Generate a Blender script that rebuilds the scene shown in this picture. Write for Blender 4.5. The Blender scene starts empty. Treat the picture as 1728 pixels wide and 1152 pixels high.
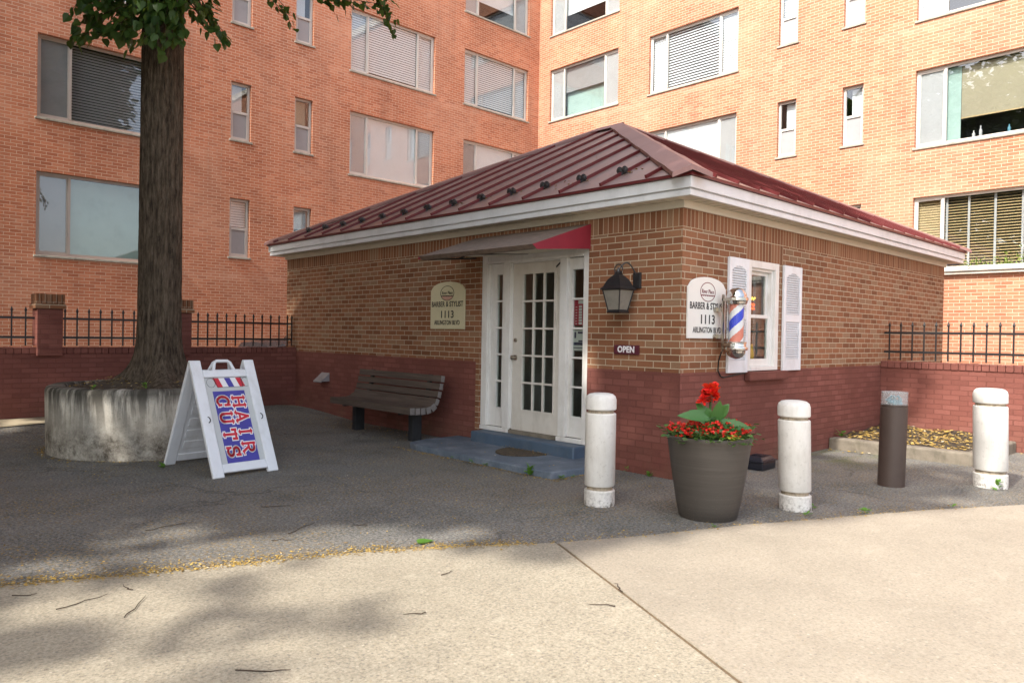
import bpy, bmesh, math, random
from mathutils import Vector, Matrix, noise
R = math.radians
random.seed(7)
scene = bpy.context.scene
COL = scene.collection

# ------------------------------------------------------------------ camera
cd = bpy.data.cameras.new("Camera"); cam = bpy.data.objects.new("Camera", cd); COL.objects.link(cam)
yaw, pit, rol = R(46.68882), R(-0.548387), R(0.978823)
d = Vector((math.cos(pit)*math.cos(yaw), math.cos(pit)*math.sin(yaw), math.sin(pit)))
r = Vector((math.sin(yaw), -math.cos(yaw), 0)); u = r.cross(d)
r2 = r*math.cos(rol)+u*math.sin(rol); u2 = -r*math.sin(rol)+u*math.cos(rol)
m = Matrix((r2, u2, -d)).transposed().to_4x4(); m.translation = (0, 0, 1.445)
cam.matrix_world = m
cd.sensor_width = 36; cd.lens = 36*1245.887/1728; cd.clip_start = .05; cd.clip_end = 800
scene.camera = cam

# ------------------------------------------------------------------ light
SUN_EL, SUN_DIR = 46.0, Vector((-1, -0.05, 0)).normalized()
w = bpy.data.worlds.new("World"); scene.world = w; w.use_nodes = True
nt = w.node_tree; bg = nt.nodes["Background"]
sky = nt.nodes.new("ShaderNodeTexSky"); sky.sky_type = 'NISHITA'; sky.sun_disc = False
sky.sun_elevation = R(SUN_EL); sky.sun_rotation = math.atan2(SUN_DIR.x, SUN_DIR.y)
sky.dust_density = 3.0; sky.ozone_density = 1.0; sky.air_density = 1.0
hs = nt.nodes.new("ShaderNodeHueSaturation"); hs.inputs["Saturation"].default_value = .55   # hazy, milky sky
nt.links.new(sky.outputs[0], hs.inputs["Color"]); nt.links.new(hs.outputs[0], bg.inputs[0]); bg.inputs[1].default_value = 0.15
sl = bpy.data.lights.new("Sun", 'SUN'); sl.energy = 2.15; sl.angle = R(1.2); sl.color = (1, .945, .86)
so = bpy.data.objects.new("Sun", sl); COL.objects.link(so)
sv = Vector((SUN_DIR.x*math.cos(R(SUN_EL)), SUN_DIR.y*math.cos(R(SUN_EL)), math.sin(R(SUN_EL))))
so.rotation_euler = sv.to_track_quat('Z', 'Y').to_euler()
vs = scene.view_settings; vs.view_transform = 'Standard'; vs.look = 'None'; vs.gamma = 1; vs.exposure = 1.62
scene.cycles.max_bounces = 8; scene.cycles.transparent_max_bounces = 12
scene.cycles.sample_clamp_indirect = 8

# ------------------------------------------------------------------ materials
class NT:
    def __init__(s, name):
        s.m = bpy.data.materials.new(name); s.m.use_nodes = True; s.t = s.m.node_tree
        s.b = s.t.nodes["Principled BSDF"]; s.out = s.t.nodes["Material Output"]
    def n(s, kind, **kw):
        x = s.t.nodes.new("ShaderNode"+kind)
        for k, v in kw.items():
            if k.startswith('i_'):
                x.inputs[k[2:].replace('_', ' ')].default_value = v
            else: setattr(x, k, v)
        return x
    def l(s, a, b): s.t.links.new(a, b)
    def uv(s): return s.n("TexCoord").outputs["UV"]
    def obj(s): return s.n("TexCoord").outputs["Object"]
    def noise(s, vec, scale, detail=4, rough=.6, sc=None):
        if sc:
            mp = s.n("Mapping"); mp.inputs["Scale"].default_value = sc; s.l(vec, mp.inputs[0]); vec = mp.outputs[0]
        x = s.n("TexNoise"); x.inputs["Scale"].default_value = scale; x.inputs["Detail"].default_value = detail
        x.inputs["Roughness"].default_value = rough; s.l(vec, x.inputs["Vector"]); return x.outputs["Fac"]
    def ramp(s, fac, stops, interp='LINEAR'):
        x = s.n("ValToRGB"); e = x.color_ramp.elements; x.color_ramp.interpolation = interp
        while len(e) < len(stops): e.new(.5)
        for i, (p, c) in enumerate(stops):
            e[i].position = p; e[i].color = (c, c, c, 1) if not hasattr(c, '__len__') else (*c, 1)
        s.l(fac, x.inputs[0]); return x.outputs[0]
    def mix(s, fac, a, b, mode='MIX'):
        x = s.n("Mix", data_type='RGBA', blend_type=mode)
        for ii, v in ((0, fac), (6, a), (7, b)):
            inp = x.inputs[ii]
            if isinstance(v, (int, float)): inp.default_value = v if ii == 0 else (v, v, v, 1)
            elif isinstance(v, tuple): inp.default_value = (*v, 1)
            else: s.l(v, inp)
        return x.outputs[2]
    def mth(s, op, a, b=0.):
        x = s.n("Math", operation=op)
        for i, v in ((0, a), (1, b)):
            if isinstance(v, (int, float)): x.inputs[i].default_value = v
            else: s.l(v, x.inputs[i])
        return x.outputs[0]
    def bump(s, h, strength=.3, dist=.01, prev=None):
        x = s.n("Bump"); x.inputs["Strength"].default_value = strength; x.inputs["Distance"].default_value = dist
        s.l(h, x.inputs["Height"])
        if prev: s.l(prev, x.inputs["Normal"])
        s.l(x.outputs[0], s.b.inputs["Normal"]); return x.outputs[0]
    def col(s, c):
        if isinstance(c, tuple): s.b.inputs["Base Color"].default_value = (*c, 1)
        else: s.l(c, s.b.inputs["Base Color"])
    def set(s, rough=.6, metal=0., spec=.5):
        s.b.inputs["Roughness"].default_value = rough; s.b.inputs["Metallic"].default_value = metal
        s.b.inputs["Specular IOR Level"].default_value = spec; return s.m

def simple(name, c, rough=.5, metal=0., var=.25, scale=8., bump=0., spec=.5, dirt=None):
    s = NT(name); o = s.obj()
    f = s.noise(o, scale, 5, .65)
    c2 = tuple(x*(1-var) for x in c); c3 = tuple(min(1, x*(1+var*.5)) for x in c)
    cc = s.ramp(f, [(.25, c2), (.5, c), (.8, c3)])
    if dirt:
        g = s.ramp(s.noise(o, scale*.6, 6, .75, (1, 1, .35)), [(.5, 0.), (.72, 1.)])
        cc = s.mix(s.mth('MULTIPLY', g, .7), cc, dirt)
    s.col(cc)
    if bump: s.bump(s.noise(o, scale*9, 4, .7), bump, .004)
    return s.set(rough, metal, spec)

def brick(name, stops, mortar, bw=.2125, bh=.0703, mo=.0058, rot=False, grime=.25, mvar=.2, off=(0, 0, 0), bmp=.5, stain=None, freq=2, pale=0.):
    s = NT(name); vec = s.uv()
    mp = s.n("Mapping"); s.l(vec, mp.inputs[0]); mp.inputs["Location"].default_value = off
    if rot: mp.inputs["Rotation"].default_value = (0, 0, math.pi/2)
    # slight wobble of the joints
    nz = s.n("TexNoise"); nz.inputs["Scale"].default_value = 7.; s.l(mp.outputs[0], nz.inputs["Vector"])
    vm = s.n("VectorMath", operation='MULTIPLY_ADD'); s.l(nz.outputs["Color"], vm.inputs[0]); vm.inputs[1].default_value = (.003, .003, 0); s.l(mp.outputs[0], vm.inputs[2])
    b = s.n("TexBrick"); b.offset_frequency = freq; b.offset = 0. if rot else .5
    s.l(vm.outputs[0], b.inputs["Vector"])
    for k, v in (("Scale", 1.), ("Mortar Size", mo), ("Mortar Smooth", .15), ("Bias", 0.), ("Brick Width", bw), ("Row Height", bh)): b.inputs[k].default_value = v
    b.inputs["Color1"].default_value = (0, 0, 0, 1); b.inputs["Color2"].default_value = (1, 1, 1, 1); b.inputs["Mortar"].default_value = (.5, .5, .5, 1)
    bc = s.ramp(b.outputs["Color"], stops)
    fine = s.noise(vec, 60., 4, .7)
    bc = s.mix(.35, bc, s.ramp(fine, [(.2, .25), (.55, .5), (.9, .8)]), 'OVERLAY')
    big = s.noise(vec, .55, 5, .6)
    bc = s.mix(grime, bc, s.ramp(big, [(.25, .18), (.5, .5), (.75, .78)]), 'OVERLAY')
    if pale:
        bc = s.mix(s.mth('MULTIPLY', s.ramp(s.noise(vec, 1.6, 6, .75), [(.55, 0.), (.75, 1.)]), pale), bc, mortar)
    mc = s.mix(s.ramp(s.noise(vec, 5., 5, .7), [(.3, 0.), (.8, 1.)]), mortar, tuple(x*(1-mvar) for x in mortar))
    cc = s.mix(b.outputs["Fac"], bc, mc)
    if stain: cc = stain(s, vec, cc)
    s.col(cc)
    h = s.mth('ADD', s.mth('MULTIPLY', b.outputs["Fac"], -1.), s.mth('MULTIPLY', fine, .35))
    s.bump(h, bmp, .006)
    return s.set(.85, 0, .25)

M = {}
HB = [(0., (.180, .075, .037)), (.3, (.235, .098, .048)), (.6, (.265, .115, .058)), (.82, (.275, .132, .070)), (.94, (.265, .150, .086)), (1., (.275, .165, .10))]
M['house_brick'] = brick('house_brick', HB, (.50, .42, .30), bw=.2125, bh=.0703, mo=.0047, grime=.35)
M['house_soldier'] = brick('house_soldier', HB[:5], (.50, .40, .27), bw=.24, bh=.0703, mo=.0045, rot=True, off=(2.56, .07, 0))
PB = [(0., (.170, .060, .046)), (.5, (.195, .069, .053)), (1., (.22, .082, .064))]
def greenish(s, vec, cc):
    sep = s.n("SeparateXYZ"); s.l(vec, sep.inputs[0])
    low = s.ramp(sep.outputs[1], [(.0, 1.), (.28, .25), (.5, 0.)])
    f = s.mth('MULTIPLY', low, s.ramp(s.noise(vec, 2.2, 6, .7), [(.42, 0.), (.7, 1.)]))
    return s.mix(s.mth('MULTIPLY', f, .55), cc, (.13, .10, .06))
M['painted_brick'] = brick('painted_brick', PB, (.17, .060, .046), bw=.2125, bh=.0703, mo=.006, grime=.5, bmp=.9, stain=greenish)
def streaks(s, vec, cc):
    # weather streaks running down the wall, floor-level bands and pale efflorescence patches
    st = s.ramp(s.noise(vec, 1.3, 6, .7, (1.6, .16, 1)), [(.50, 0.), (.72, 1.)])
    cc = s.mix(s.mth('MULTIPLY', st, .30), cc, (.22, .10, .065))
    sep = s.n("SeparateXYZ"); s.l(vec, sep.inputs[0])
    fl_ = s.mth('ABSOLUTE', s.mth('SUBTRACT', s.mth('FRACT', s.mth('DIVIDE', s.mth('SUBTRACT', sep.outputs[1], 2.74), 2.767)), .5))
    cc = s.mix(s.mth('MULTIPLY', s.ramp(s.noise(vec, .35, 4, .6), [(.45, 0.), (.65, 1.)]), .22), cc, (.58, .36, .25))
    bd = s.mth('MULTIPLY', s.ramp(fl_, [(.44, 0.), (.49, 1.)]), s.ramp(s.noise(vec, .9, 5, .7, (.5, 2, 1)), [(.45, 0.), (.65, 1.)]))
    cc = s.mix(s.mth('MULTIPLY', bd, .30), cc, (.66, .42, .30))
    return cc
AB = [(0., (.37, .136, .074)), (.25, (.43, .166, .090)), (.6, (.465, .185, .101)), (.88, (.49, .206, .116)), (1., (.51, .235, .142))]
M['apt_brick'] = brick('apt_brick', AB, (.66, .47, .34), bw=.203, bh=.0677, mo=.0056, grime=.30, pale=.30, stain=streaks)
M['apt_brick_shade_tone'] = brick('apt_brick_shade_tone', [(p, (c[0]*1.06, c[1]*.98, c[2]*.93)) for p, c in AB], (.66, .47, .34), bw=.203, bh=.0677, mo=.0052, grime=.40, pale=.28, off=(.07, .02, 0), stain=streaks)  # same brick for the sunless wing, colour shifted to make up its light
M['cap_brick'] = brick('cap_brick', HB[:5], (.3, .22, .15), bw=.0703, bh=.2, mo=.005)
M['white_paint'] = simple('white_paint', (.74, .72, .68), .45, var=.08, scale=5, dirt=(.52, .48, .42))
M['door_paint'] = simple('door_paint', (.66, .62, .55), .4, var=.1, scale=4, dirt=(.48, .43, .36))
M['fascia'] = simple('fascia', (.70, .71, .72), .45, var=.08, scale=3, dirt=(.52, .53, .53))
M['soffit'] = simple('soffit', (.58, .53, .43), .6, var=.1, scale=4)
M['frieze'] = simple('frieze', (.58, .53, .43), .6, var=.08, scale=3)
def roofmat():
    s = NT('roof_metal'); o = s.obj()
    f = s.noise(o, 1.1, 6, .7)
    c = s.ramp(f, [(.3, (.16, .028, .024)), (.7, (.20, .040, .032))])
    dust_sheen = s.ramp(s.noise(o, 2.6, 7, .75), [(.35, .25), (.7, .8)])
    c = s.mix(s.mth('ADD', s.mth('MULTIPLY', dust_sheen, .40), .46), c, (.27, .205, .17))  # dust colour, greyed further to paint in the slope's sky reflection
    s.col(c); s.bump(s.noise(o, .9, 3), .15, .02); return s.set(.42, 0, .6)
M['roof'] = roofmat()
M['seam'] = simple('seam_metal', (.115, .014, .015), .45, var=.2)
M['guard'] = simple('guard_metal', (.035, .034, .036), .35, var=.3)
M['cap'] = simple('hip_cap_metal', (.27, .14, .12), .5, var=.2, scale=2.5)
def mawn():
    s = NT('awning_cloth'); o = s.obj()
    c = s.ramp(s.noise(o, 3, 5), [(.3, (.20, .010, .022)), (.7, (.27, .016, .030))])
    s.col(c); return s.set(.7)
M['awning'] = mawn()
M['awning_top'] = simple('awning_top', (.20, .145, .11), .85, var=.45, scale=14, bump=.5)
def mglass(name, tint=(.86, .92, .9), rough=.0, ior=1.6):
    s = NT(name); t = s.t
    tr = s.n("BsdfTransparent"); tr.inputs[0].default_value = (*tint, 1)
    gl = s.n("BsdfGlossy"); gl.inputs["Roughness"].default_value = rough; gl.inputs[0].default_value = (.95, .97, 1, 1)
    fr = s.n("Fresnel"); fr.inputs[0].default_value = ior
    o = s.obj(); bp = s.n("Bump"); bp.inputs["Strength"].default_value = .03; bp.inputs["Distance"].default_value = .02
    s.l(s.noise(o, 1.3, 2), bp.inputs["Height"]); s.l(bp.outputs[0], gl.inputs["Normal"])
    bk = s.mth('SUBTRACT', 1., s.n("NewGeometry").outputs["Backfacing"])
    mx = s.n("MixShader"); s.l(s.mth('MULTIPLY', fr.outputs[0], bk), mx.inputs[0]); s.l(tr.outputs[0], mx.inputs[1]); s.l(gl.outputs[0], mx.inputs[2])
    s.l(mx.outputs[0], s.out.inputs[0]); return s.m
M['glass'] = mglass('window_glass', (.90, .92, .92), .0, 2.0)
M['door_glass'] = mglass('door_glass', (.88, .92, .90), .0, 1.7)
M['clear'] = mglass('clear_plastic', (.93, .95, .95), .05, 1.45)
M['alum'] = simple('window_aluminium', (.56, .53, .48), .45, var=.12, scale=3)
M['alum_shaded'] = simple('window_aluminium_shaded', (.40, .36, .32), .5, var=.15, scale=3)  # darker copy of the frame colour, shade painted in for the leftmost windows
M['sill'] = simple('stone_sill', (.36, .34, .28), .8, var=.35, scale=9, dirt=(.16, .16, .12))
M['screen'] = simple('insect_screen', (.33, .32, .32), .8, var=.12, scale=3)
M['screen_light'] = simple('pale_shade', (.47, .46, .46), .8, var=.08, scale=3)
M['blind'] = simple('white_blind', (.84, .86, .87), .6, var=.06, scale=3)
M['blind_tan'] = simple('tan_blind', (.50, .36, .18), .6, var=.12, scale=5)
M['shade_tan'] = simple('tan_shade', (.36, .31, .21), .7, var=.1, scale=3)
M['teal'] = simple('teal_curtain', (.42, .56, .51), .7, var=.2, scale=2)
M['dark'] = simple('unlit_room_dark', (.035, .036, .036), .8, var=.3, scale=2)
M['plaster'] = simple('room_plaster', (.38, .34, .28), .8, var=.1, scale=2)
M['iron'] = simple('black_iron', (.012, .012, .013), .45, var=.3)
M['lamp_metal'] = simple('lamp_metal', (.018, .017, .018), .4, var=.4, scale=20)
M['frosted'] = simple('frosted_glass', (.23, .21, .175), .35, var=.25, scale=12)
M['bulb'] = simple('bulb_glass', (.7, .62, .42), .3, var=.1)
M['sign_warm_shade'] = simple('sign_warm_shade', (.60, .55, .36), .5, var=.1, scale=4)  # pale board yellowed, warm shade painted into its colour
M['sign_white'] = simple('sign_white', (.76, .75, .70), .5, var=.05, scale=4)
M['ink'] = simple('black_lettering', (.015, .014, .014), .5, var=.1)
M['ink_red'] = simple('maroon_lettering', (.16, .012, .02), .5, var=.1)
M['pink_fill'] = simple('pale_pink_fill', (.55, .33, .25), .5, var=.1)
M['maroon'] = simple('maroon_plaque', (.09, .010, .022), .4, var=.15)
M['white_plastic'] = simple('white_plastic', (.74, .75, .77), .42, var=.06, scale=5, dirt=(.55, .54, .52))
M['decal_blue'] = simple('blue_decal', (.050, .042, .30), .5, var=.2, scale=6)
M['decal_red'] = simple('red_decal', (.55, .012, .03), .5, var=.12)
M['decal_white'] = simple('white_decal', (.78, .76, .76), .5, var=.05)
M['decal_grey'] = simple('grey_decal', (.50, .51, .50), .5, var=.08)
M['pole_blue'] = simple('pole_blue', (.02, .05, .58), .4, var=.08)
M['pole_orange'] = simple('pole_faded_red', (.72, .22, .15), .45, var=.2)
M['pole_white'] = simple('pole_white', (.78, .76, .76), .4, var=.05)
M['chrome'] = simple('chrome', (.62, .61, .60), .12, 1., var=.2, scale=9)
M['brass'] = simple('aged_brass', (.42, .28, .13), .35, 1., var=.3)
M['nickel'] = simple('satin_nickel', (.45, .41, .35), .28, 1., var=.2)
def concrete_pole():
    s = NT('bollard_paint'); o = s.obj()
    c = s.ramp(s.noise(o, 3, 6, .7), [(.3, (.60, .58, .54)), (.6, (.72, .70, .66))])
    sep = s.n("SeparateXYZ"); s.l(o, sep.inputs[0])
    low = s.ramp(sep.outputs[2], [(.0, 1.), (.06, .5), (.16, 0.)])
    f = s.mth('MULTIPLY', low, s.ramp(s.noise(o, 26, 6, .75), [(.46, 0.), (.6, 1.)]))
    c = s.mix(f, c, (.09, .07, .05))
    st = s.ramp(s.noise(o, 9, 6, .75, (1.6, 1.6, .25)), [(.50, 0.), (.70, 1.)])
    c = s.mix(s.mth('MULTIPLY', st, .30), c, (.42, .38, .31))
    oi = s.n("ObjectInfo"); off_ = s.n("VectorMath", operation='ADD'); s.l(o, off_.inputs[0]); s.l(oi.outputs["Location"], off_.inputs[1])
    chips = s.ramp(s.noise(off_.outputs[0], 30, 4, .6), [(.60, 0.), (.65, 1.)])
    c = s.mix(s.mth('MULTIPLY', chips, .22), c, (.30, .27, .24))
    s.col(c); s.bump(s.noise(o, 40, 5, .7), .35, .006); return s.set(.6)
M['bollard'] = concrete_pole()
M['groove'] = simple('bollard_groove', (.36, .30, .22), .9, var=.6, scale=25, dirt=(.06, .045, .03), bump=.5)
def potmat():
    s = NT('pot_clay'); o = s.obj()
    rings = s.noise(o, 3., 5, .7, (.4, .4, 14))
    c = s.ramp(rings, [(.25, (.046, .039, .033)), (.55, (.062, .053, .045)), (.85, (.082, .071, .060))])
    sep = s.n("SeparateXYZ"); s.l(o, sep.inputs[0])
    sp = s.mth('MULTIPLY', s.ramp(s.noise(o, 90, 3, .6), [(.62, 0.), (.68, 1.)]), s.ramp(sep.outputs[2], [(.0, 1.), (.3, 0.)]))
    c = s.mix(s.mth('MULTIPLY', sp, .4), c, (.25, .2, .14))
    s.col(c); s.bump(rings, .12, .01); return s.set(.55)
M['pot'] = potmat()
M['soil'] = simple('soil', (.055, .040, .026), .95, var=.6, scale=16, bump=.9, dirt=(.16, .115, .05))
def planter_mat():
    s = NT('planter_concrete'); vec = s.uv(); o = s.obj()
    c = s.ramp(s.noise(o, 4, 6, .7), [(.3, (.46, .41, .335)), (.7, (.66, .61, .52))])
    sep = s.n("SeparateXYZ"); s.l(o, sep.inputs[0])
    z = sep.outputs[2]
    streak = s.noise(vec, 7., 4, .65, (1.0, .12, 1))
    top = s.ramp(z, [(.22, 0.), (.60, .8), (.76, 1.)])
    fs = s.mth('MULTIPLY', s.ramp(streak, [(.44, 0.), (.56, 1.)]), top)
    c = s.mix(s.mth('MULTIPLY', fs, .95), c, (.055, .048, .038))
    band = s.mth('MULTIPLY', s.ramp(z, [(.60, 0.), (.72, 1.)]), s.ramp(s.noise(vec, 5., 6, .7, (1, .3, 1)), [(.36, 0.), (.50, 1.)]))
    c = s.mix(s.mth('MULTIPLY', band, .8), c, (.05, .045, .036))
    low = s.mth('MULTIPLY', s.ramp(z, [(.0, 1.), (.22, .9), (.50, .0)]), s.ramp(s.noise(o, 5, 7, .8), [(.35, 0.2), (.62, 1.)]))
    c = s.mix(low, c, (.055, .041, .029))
    pits = s.ramp(s.noise(o, 60, 4, .7), [(.56, 0.), (.68, 1.)])
    c = s.mix(s.mth('MULTIPLY', pits, .45), c, (.10, .085, .065))
    s.col(c); s.bump(s.noise(o, 55, 6, .75), .6, .006); return s.set(.9, 0, .2)
M['planter'] = planter_mat()
def woodmat():
    s = NT('bench_wood'); o = s.obj()
    g = s.noise(o, 5, 6, .7, (9, .35, 9))
    c = s.ramp(g, [(.25, (.050, .036, .028)), (.55, (.100, .075, .060)), (.8, (.155, .122, .102))])
    s.col(c); s.bump(g, .4, .004); return s.set(.7, 0, .35)
M['wood'] = woodmat()
M['wood_end'] = simple('bench_end_grain', (.17, .15, .14), .8, var=.4, scale=30)
M['bench_leg'] = simple('bench_leg_steel', (.020, .021, .024), .6, var=.4, scale=10)
M['brown_metal'] = simple('brown_metal', (.060, .040, .032), .5, var=.15, scale=5)
M['rubber_mat'] = simple('mat_fibre', (.075, .055, .035), .95, var=.6, scale=40, bump=1., dirt=(.20, .14, .06))
M['step'] = simple('step_paint', (.068, .105, .155), .55, var=.3, scale=4, bump=.15, dirt=(.11, .13, .15))
def slabmat():
    s = NT('slab_paint'); o = s.obj()
    c = s.ramp(s.noise(o, 3.5, 7, .75), [(.32, (.070, .095, .13)), (.52, (.125, .155, .195)), (.72, (.23, .25, .28))])
    s.col(c); s.bump(s.noise(o, 40, 5, .7), .3, .004); return s.set(.65)
M['slab'] = slabmat()
M['box_plastic'] = simple('black_box_plastic', (.012, .014, .022), .4, var=.2)
M['kerb'] = simple('kerb_concrete', (.20, .17, .13), .9, var=.45, scale=6, bump=.6, dirt=(.06, .055, .03))
M['coping'] = simple('coping_stone', (.62, .58, .50), .7, var=.12, scale=4, dirt=(.35, .33, .27))
M['canna_leaf'] = None
def leafmat(name, c, c2, trans=.35, rough=.45):
    s = NT(name); gi = s.n("NewGeometry")
    rnd = gi.outputs["Random Per Island"]
    cc = s.mix(rnd, c, c2); s.col(cc); s.set(rough, 0, .4)
    tl = s.n("BsdfTranslucent"); s.l(s.mix(.5, cc, (.25, .32, .03)), tl.inputs[0])
    mx = s.n("MixShader"); mx.inputs[0].default_value = trans
    s.l(s.b.outputs[0], mx.inputs[1]); s.l(tl.outputs[0], mx.inputs[2]); s.l(mx.outputs[0], s.out.inputs[0]); return s.m
M['leaf'] = leafmat('tree_leaf', (.020, .056, .015), (.070, .140, .028))
M['canna_leaf'] = leafmat('canna_leaf', (.035, .115, .035), (.075, .19, .04), .2, .35)
M['begonia_leaf'] = leafmat('begonia_leaf', (.035, .085, .025), (.10, .20, .045), .2, .35)
M['begonia_flower'] = leafmat('begonia_flower', (.62, .008, .012), (.78, .05, .03), .1, .5)
M['canna_flower'] = leafmat('canna_flower', (.66, .006, .008), (.80, .02, .012), .2, .5)
M['lime_leaf'] = leafmat('lime_leaf', (.32, .42, .04), (.42, .5, .08), .25)
M['weed'] = leafmat('weed_leaf', (.06, .17, .02), (.13, .28, .04), .3)
M['shrub'] = leafmat('shrub_leaf', (.10, .17, .03), (.26, .34, .08), .3)
M['bark'] = None
def barkmat():
    s = NT('bark'); o = s.obj()
    g = s.noise(o, 9, 7, .75, (3.0, 3.0, .55))
    c = s.ramp(g, [(.36, (.032, .023, .016)), (.5, (.092, .068, .047)), (.66, (.165, .125, .090))])
    c = s.mix(.4, c, s.ramp(s.noise(o, 1.2, 4), [(.3, .35), (.7, .6)]), 'OVERLAY')
    s.col(c); s.bump(g, .9, .03); return s.set(.9, 0, .15)
M['bark'] = barkmat()
M['twig'] = simple('twig_bark', (.045, .028, .018), .9, var=.4)
def littermat():
    s = NT('litter'); gi = s.n("NewGeometry")
    s.col(s.ramp(gi.outputs["Random Per Island"], [(0, (.18, .11, .03)), (.4, (.40, .26, .06)), (.75, (.52, .37, .12)), (.93, (.24, .14, .05)), (1., (.60, .56, .44))]))
    return s.set(.85, 0, .2)
M['litter'] = littermat()
def asphalt():
    s = NT('asphalt'); o = s.obj()
    f = s.noise(o, 46, 5, .85); g = s.noise(o, 1.4, 6, .65); sp = s.noise(o, 38, 4, .7)
    v = s.n("TexVoronoi"); v.inputs["Scale"].default_value = 70; s.l(o, v.inputs["Vector"])
    sc = s.n("SeparateColor"); s.l(v.outputs["Color"], sc.inputs[0])
    c = s.ramp(f, [(.36, (.046, .046, .044)), (.5, (.150, .148, .138)), (.62, (.31, .30, .275))])
    c = s.mix(s.mth('MULTIPLY', s.ramp(sc.outputs[0], [(.72, 0.), (.8, 1.)]), .55), c, s.ramp(sc.outputs[1], [(0, (.06, .06, .06)), (.5, (.20, .19, .175)), (1, (.36, .34, .31))]))
    c = s.mix(.7, c, s.ramp(g, [(.30, .28), (.5, .5), (.70, .66)]), 'OVERLAY')
    c = s.mix(s.mth('MULTIPLY', s.ramp(s.noise(o, .7, 6, .7), [(.48, 0.), (.66, 1.)]), .40), c, (.17, .158, .135))
    pol = s.mth('MULTIPLY', s.ramp(sp, [(.53, 0.), (.60, 1.)]), s.ramp(s.noise(o, .8, 6, .75), [(.36, .12), (.58, 1.)]))
    c = s.mix(s.mth('MULTIPLY', pol, .85), c, (.30, .20, .075))
    wh = s.ramp(s.noise(o, 24, 2, .5), [(.73, 0.), (.75, 1.)])
    c = s.mix(s.mth('MULTIPLY', wh, .7), c, (.36, .35, .33))
    cr = s.n("TexVoronoi", feature='DISTANCE_TO_EDGE'); cr.inputs["Scale"].default_value = .42
    wv = s.n("VectorMath", operation='MULTIPLY_ADD'); nz = s.n("TexNoise"); nz.inputs["Scale"].default_value = 3.; nz.inputs["Detail"].default_value = 6; s.l(o, nz.inputs["Vector"])
    s.l(nz.outputs["Color"], wv.inputs[0]); wv.inputs[1].default_value = (.5, .5, .5); s.l(o, wv.inputs[2]); s.l(wv.outputs[0], cr.inputs["Vector"])
    ck = s.mth('MULTIPLY', s.ramp(cr.outputs["Distance"], [(.002, 1.), (.008, 0.)]), s.ramp(s.noise(o, .5, 3), [(.46, 0.), (.56, 1.)]))
    c = s.mix(s.mth('MULTIPLY', ck, .4), c, (.02, .012, .012))
    # moss film close to the shop's window side
    sep = s.n("SeparateXYZ"); s.l(o, sep.inputs[0])
    ms = s.mth('MULTIPLY', s.mth('MULTIPLY', s.ramp(s.mth('MULTIPLY', sep.outputs[0], .1), [(.78, 0.), (.88, 1.), (.99, 1.), (1., 0.)]), s.ramp(s.mth('MULTIPLY', sep.outputs[1], .1), [(.30, 0.), (.38, 1.)])), s.ramp(s.noise(o, 2.2, 6, .7), [(.45, 0.), (.62, 1.)]))
    c = s.mix(s.mth('MULTIPLY', ms, .6), c, (.11, .125, .03))
    s.col(c); s.bump(s.mth('ADD', f, sp), .8, .010); return s.set(.88, 0, .25)
M['asphalt'] = asphalt()
def concrete(name, a, b, dk, peb, pebs):
    s = NT(name); o = s.obj()
    v = s.n("TexVoronoi"); v.inputs["Scale"].default_value = pebs; s.l(o, v.inputs["Vector"])
    sepc = s.n("SeparateColor"); s.l(v.outputs["Color"], sepc.inputs[0])
    f = s.noise(o, 60, 5, .85); g = s.noise(o, 1.1, 7, .7)
    c = s.ramp(f, [(.32, dk), (.47, a), (.66, b)])
    c = s.mix(.5, c, s.ramp(g, [(.3, .38), (.5, .5), (.7, .62)]), 'OVERLAY')
    pf = s.mth('MULTIPLY', s.ramp(sepc.outputs[0], [(.58, 0.), (.70, 1.)]), s.ramp(v.outputs["Distance"], [(.28, 1.), (.5, 0.)]))
    c = s.mix(s.mth('MULTIPLY', pf, peb), c, s.ramp(sepc.outputs[1], [(0, (.085, .085, .090)), (.45, (.20, .175, .145)), (.7, (.30, .23, .14)), (1., (.60, .54, .44))]))
    sc = s.ramp(s.noise(o, 2.2, 6, .7, (1, 2.4, 1)), [(.58, 0.), (.74, 1.)])
    c = s.mix(s.mth('MULTIPLY', sc, .35), c, tuple(min(1, x*1.25) for x in b))
    s.col(c); s.bump(s.mth('ADD', f, s.mth('MULTIPLY', v.outputs["Distance"], -.6)), .45, .006); return s.set(.85, 0, .25)
M['conc_a'] = concrete('concrete_pebbled', (.31, .272, .205), (.43, .385, .30), (.14, .125, .097), .45, 60.)
M['conc_b'] = concrete('concrete_smooth', (.315, .272, .212), (.375, .33, .262), (.22, .19, .148), .35, 55.)
M["joint"] = simple("joint_filler", (.15, .10, .055), .9, var=.5, scale=30, bump=.5)
M['path'] = simple('path_concrete', (.40, .33, .22), .9, var=.35, scale=5, bump=.4)
M['car'] = simple('car_paint', (.018, .020, .024), .12, var=.1, spec=.8)
M['tyre'] = simple('tyre_rubber', (.015, .015, .015), .8, var=.2)
M['car_glass'] = simple('car_glass', (.01, .012, .014), .05, var=.1, spec=.9)
M['vent'] = simple('vent_metal', (.50, .52, .54), .35, .6, var=.15, scale=12)
M['yellow_pot'] = simple('yellow_vase', (.60, .36, .03), .4, var=.2, scale=5)
M['grey_curtain'] = simple('grey_curtain', (.30, .31, .33), .8, var=.2, scale=4)
M['poster_red'] = simple('poster_red', (.34, .010, .035), .5, var=.1)
M['paper'] = simple('paper', (.55, .53, .50), .6, var=.06)
M['navy'] = simple('navy_print', (.02, .025, .07), .6, var=.1)
def emis(name, c, st):
    s = NT(name); e = s.n("Emission"); e.inputs[0].default_value = (*c, 1); e.inputs[1].default_value = st
    s.l(e.outputs[0], s.out.inputs[0]); return s.m
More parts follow.
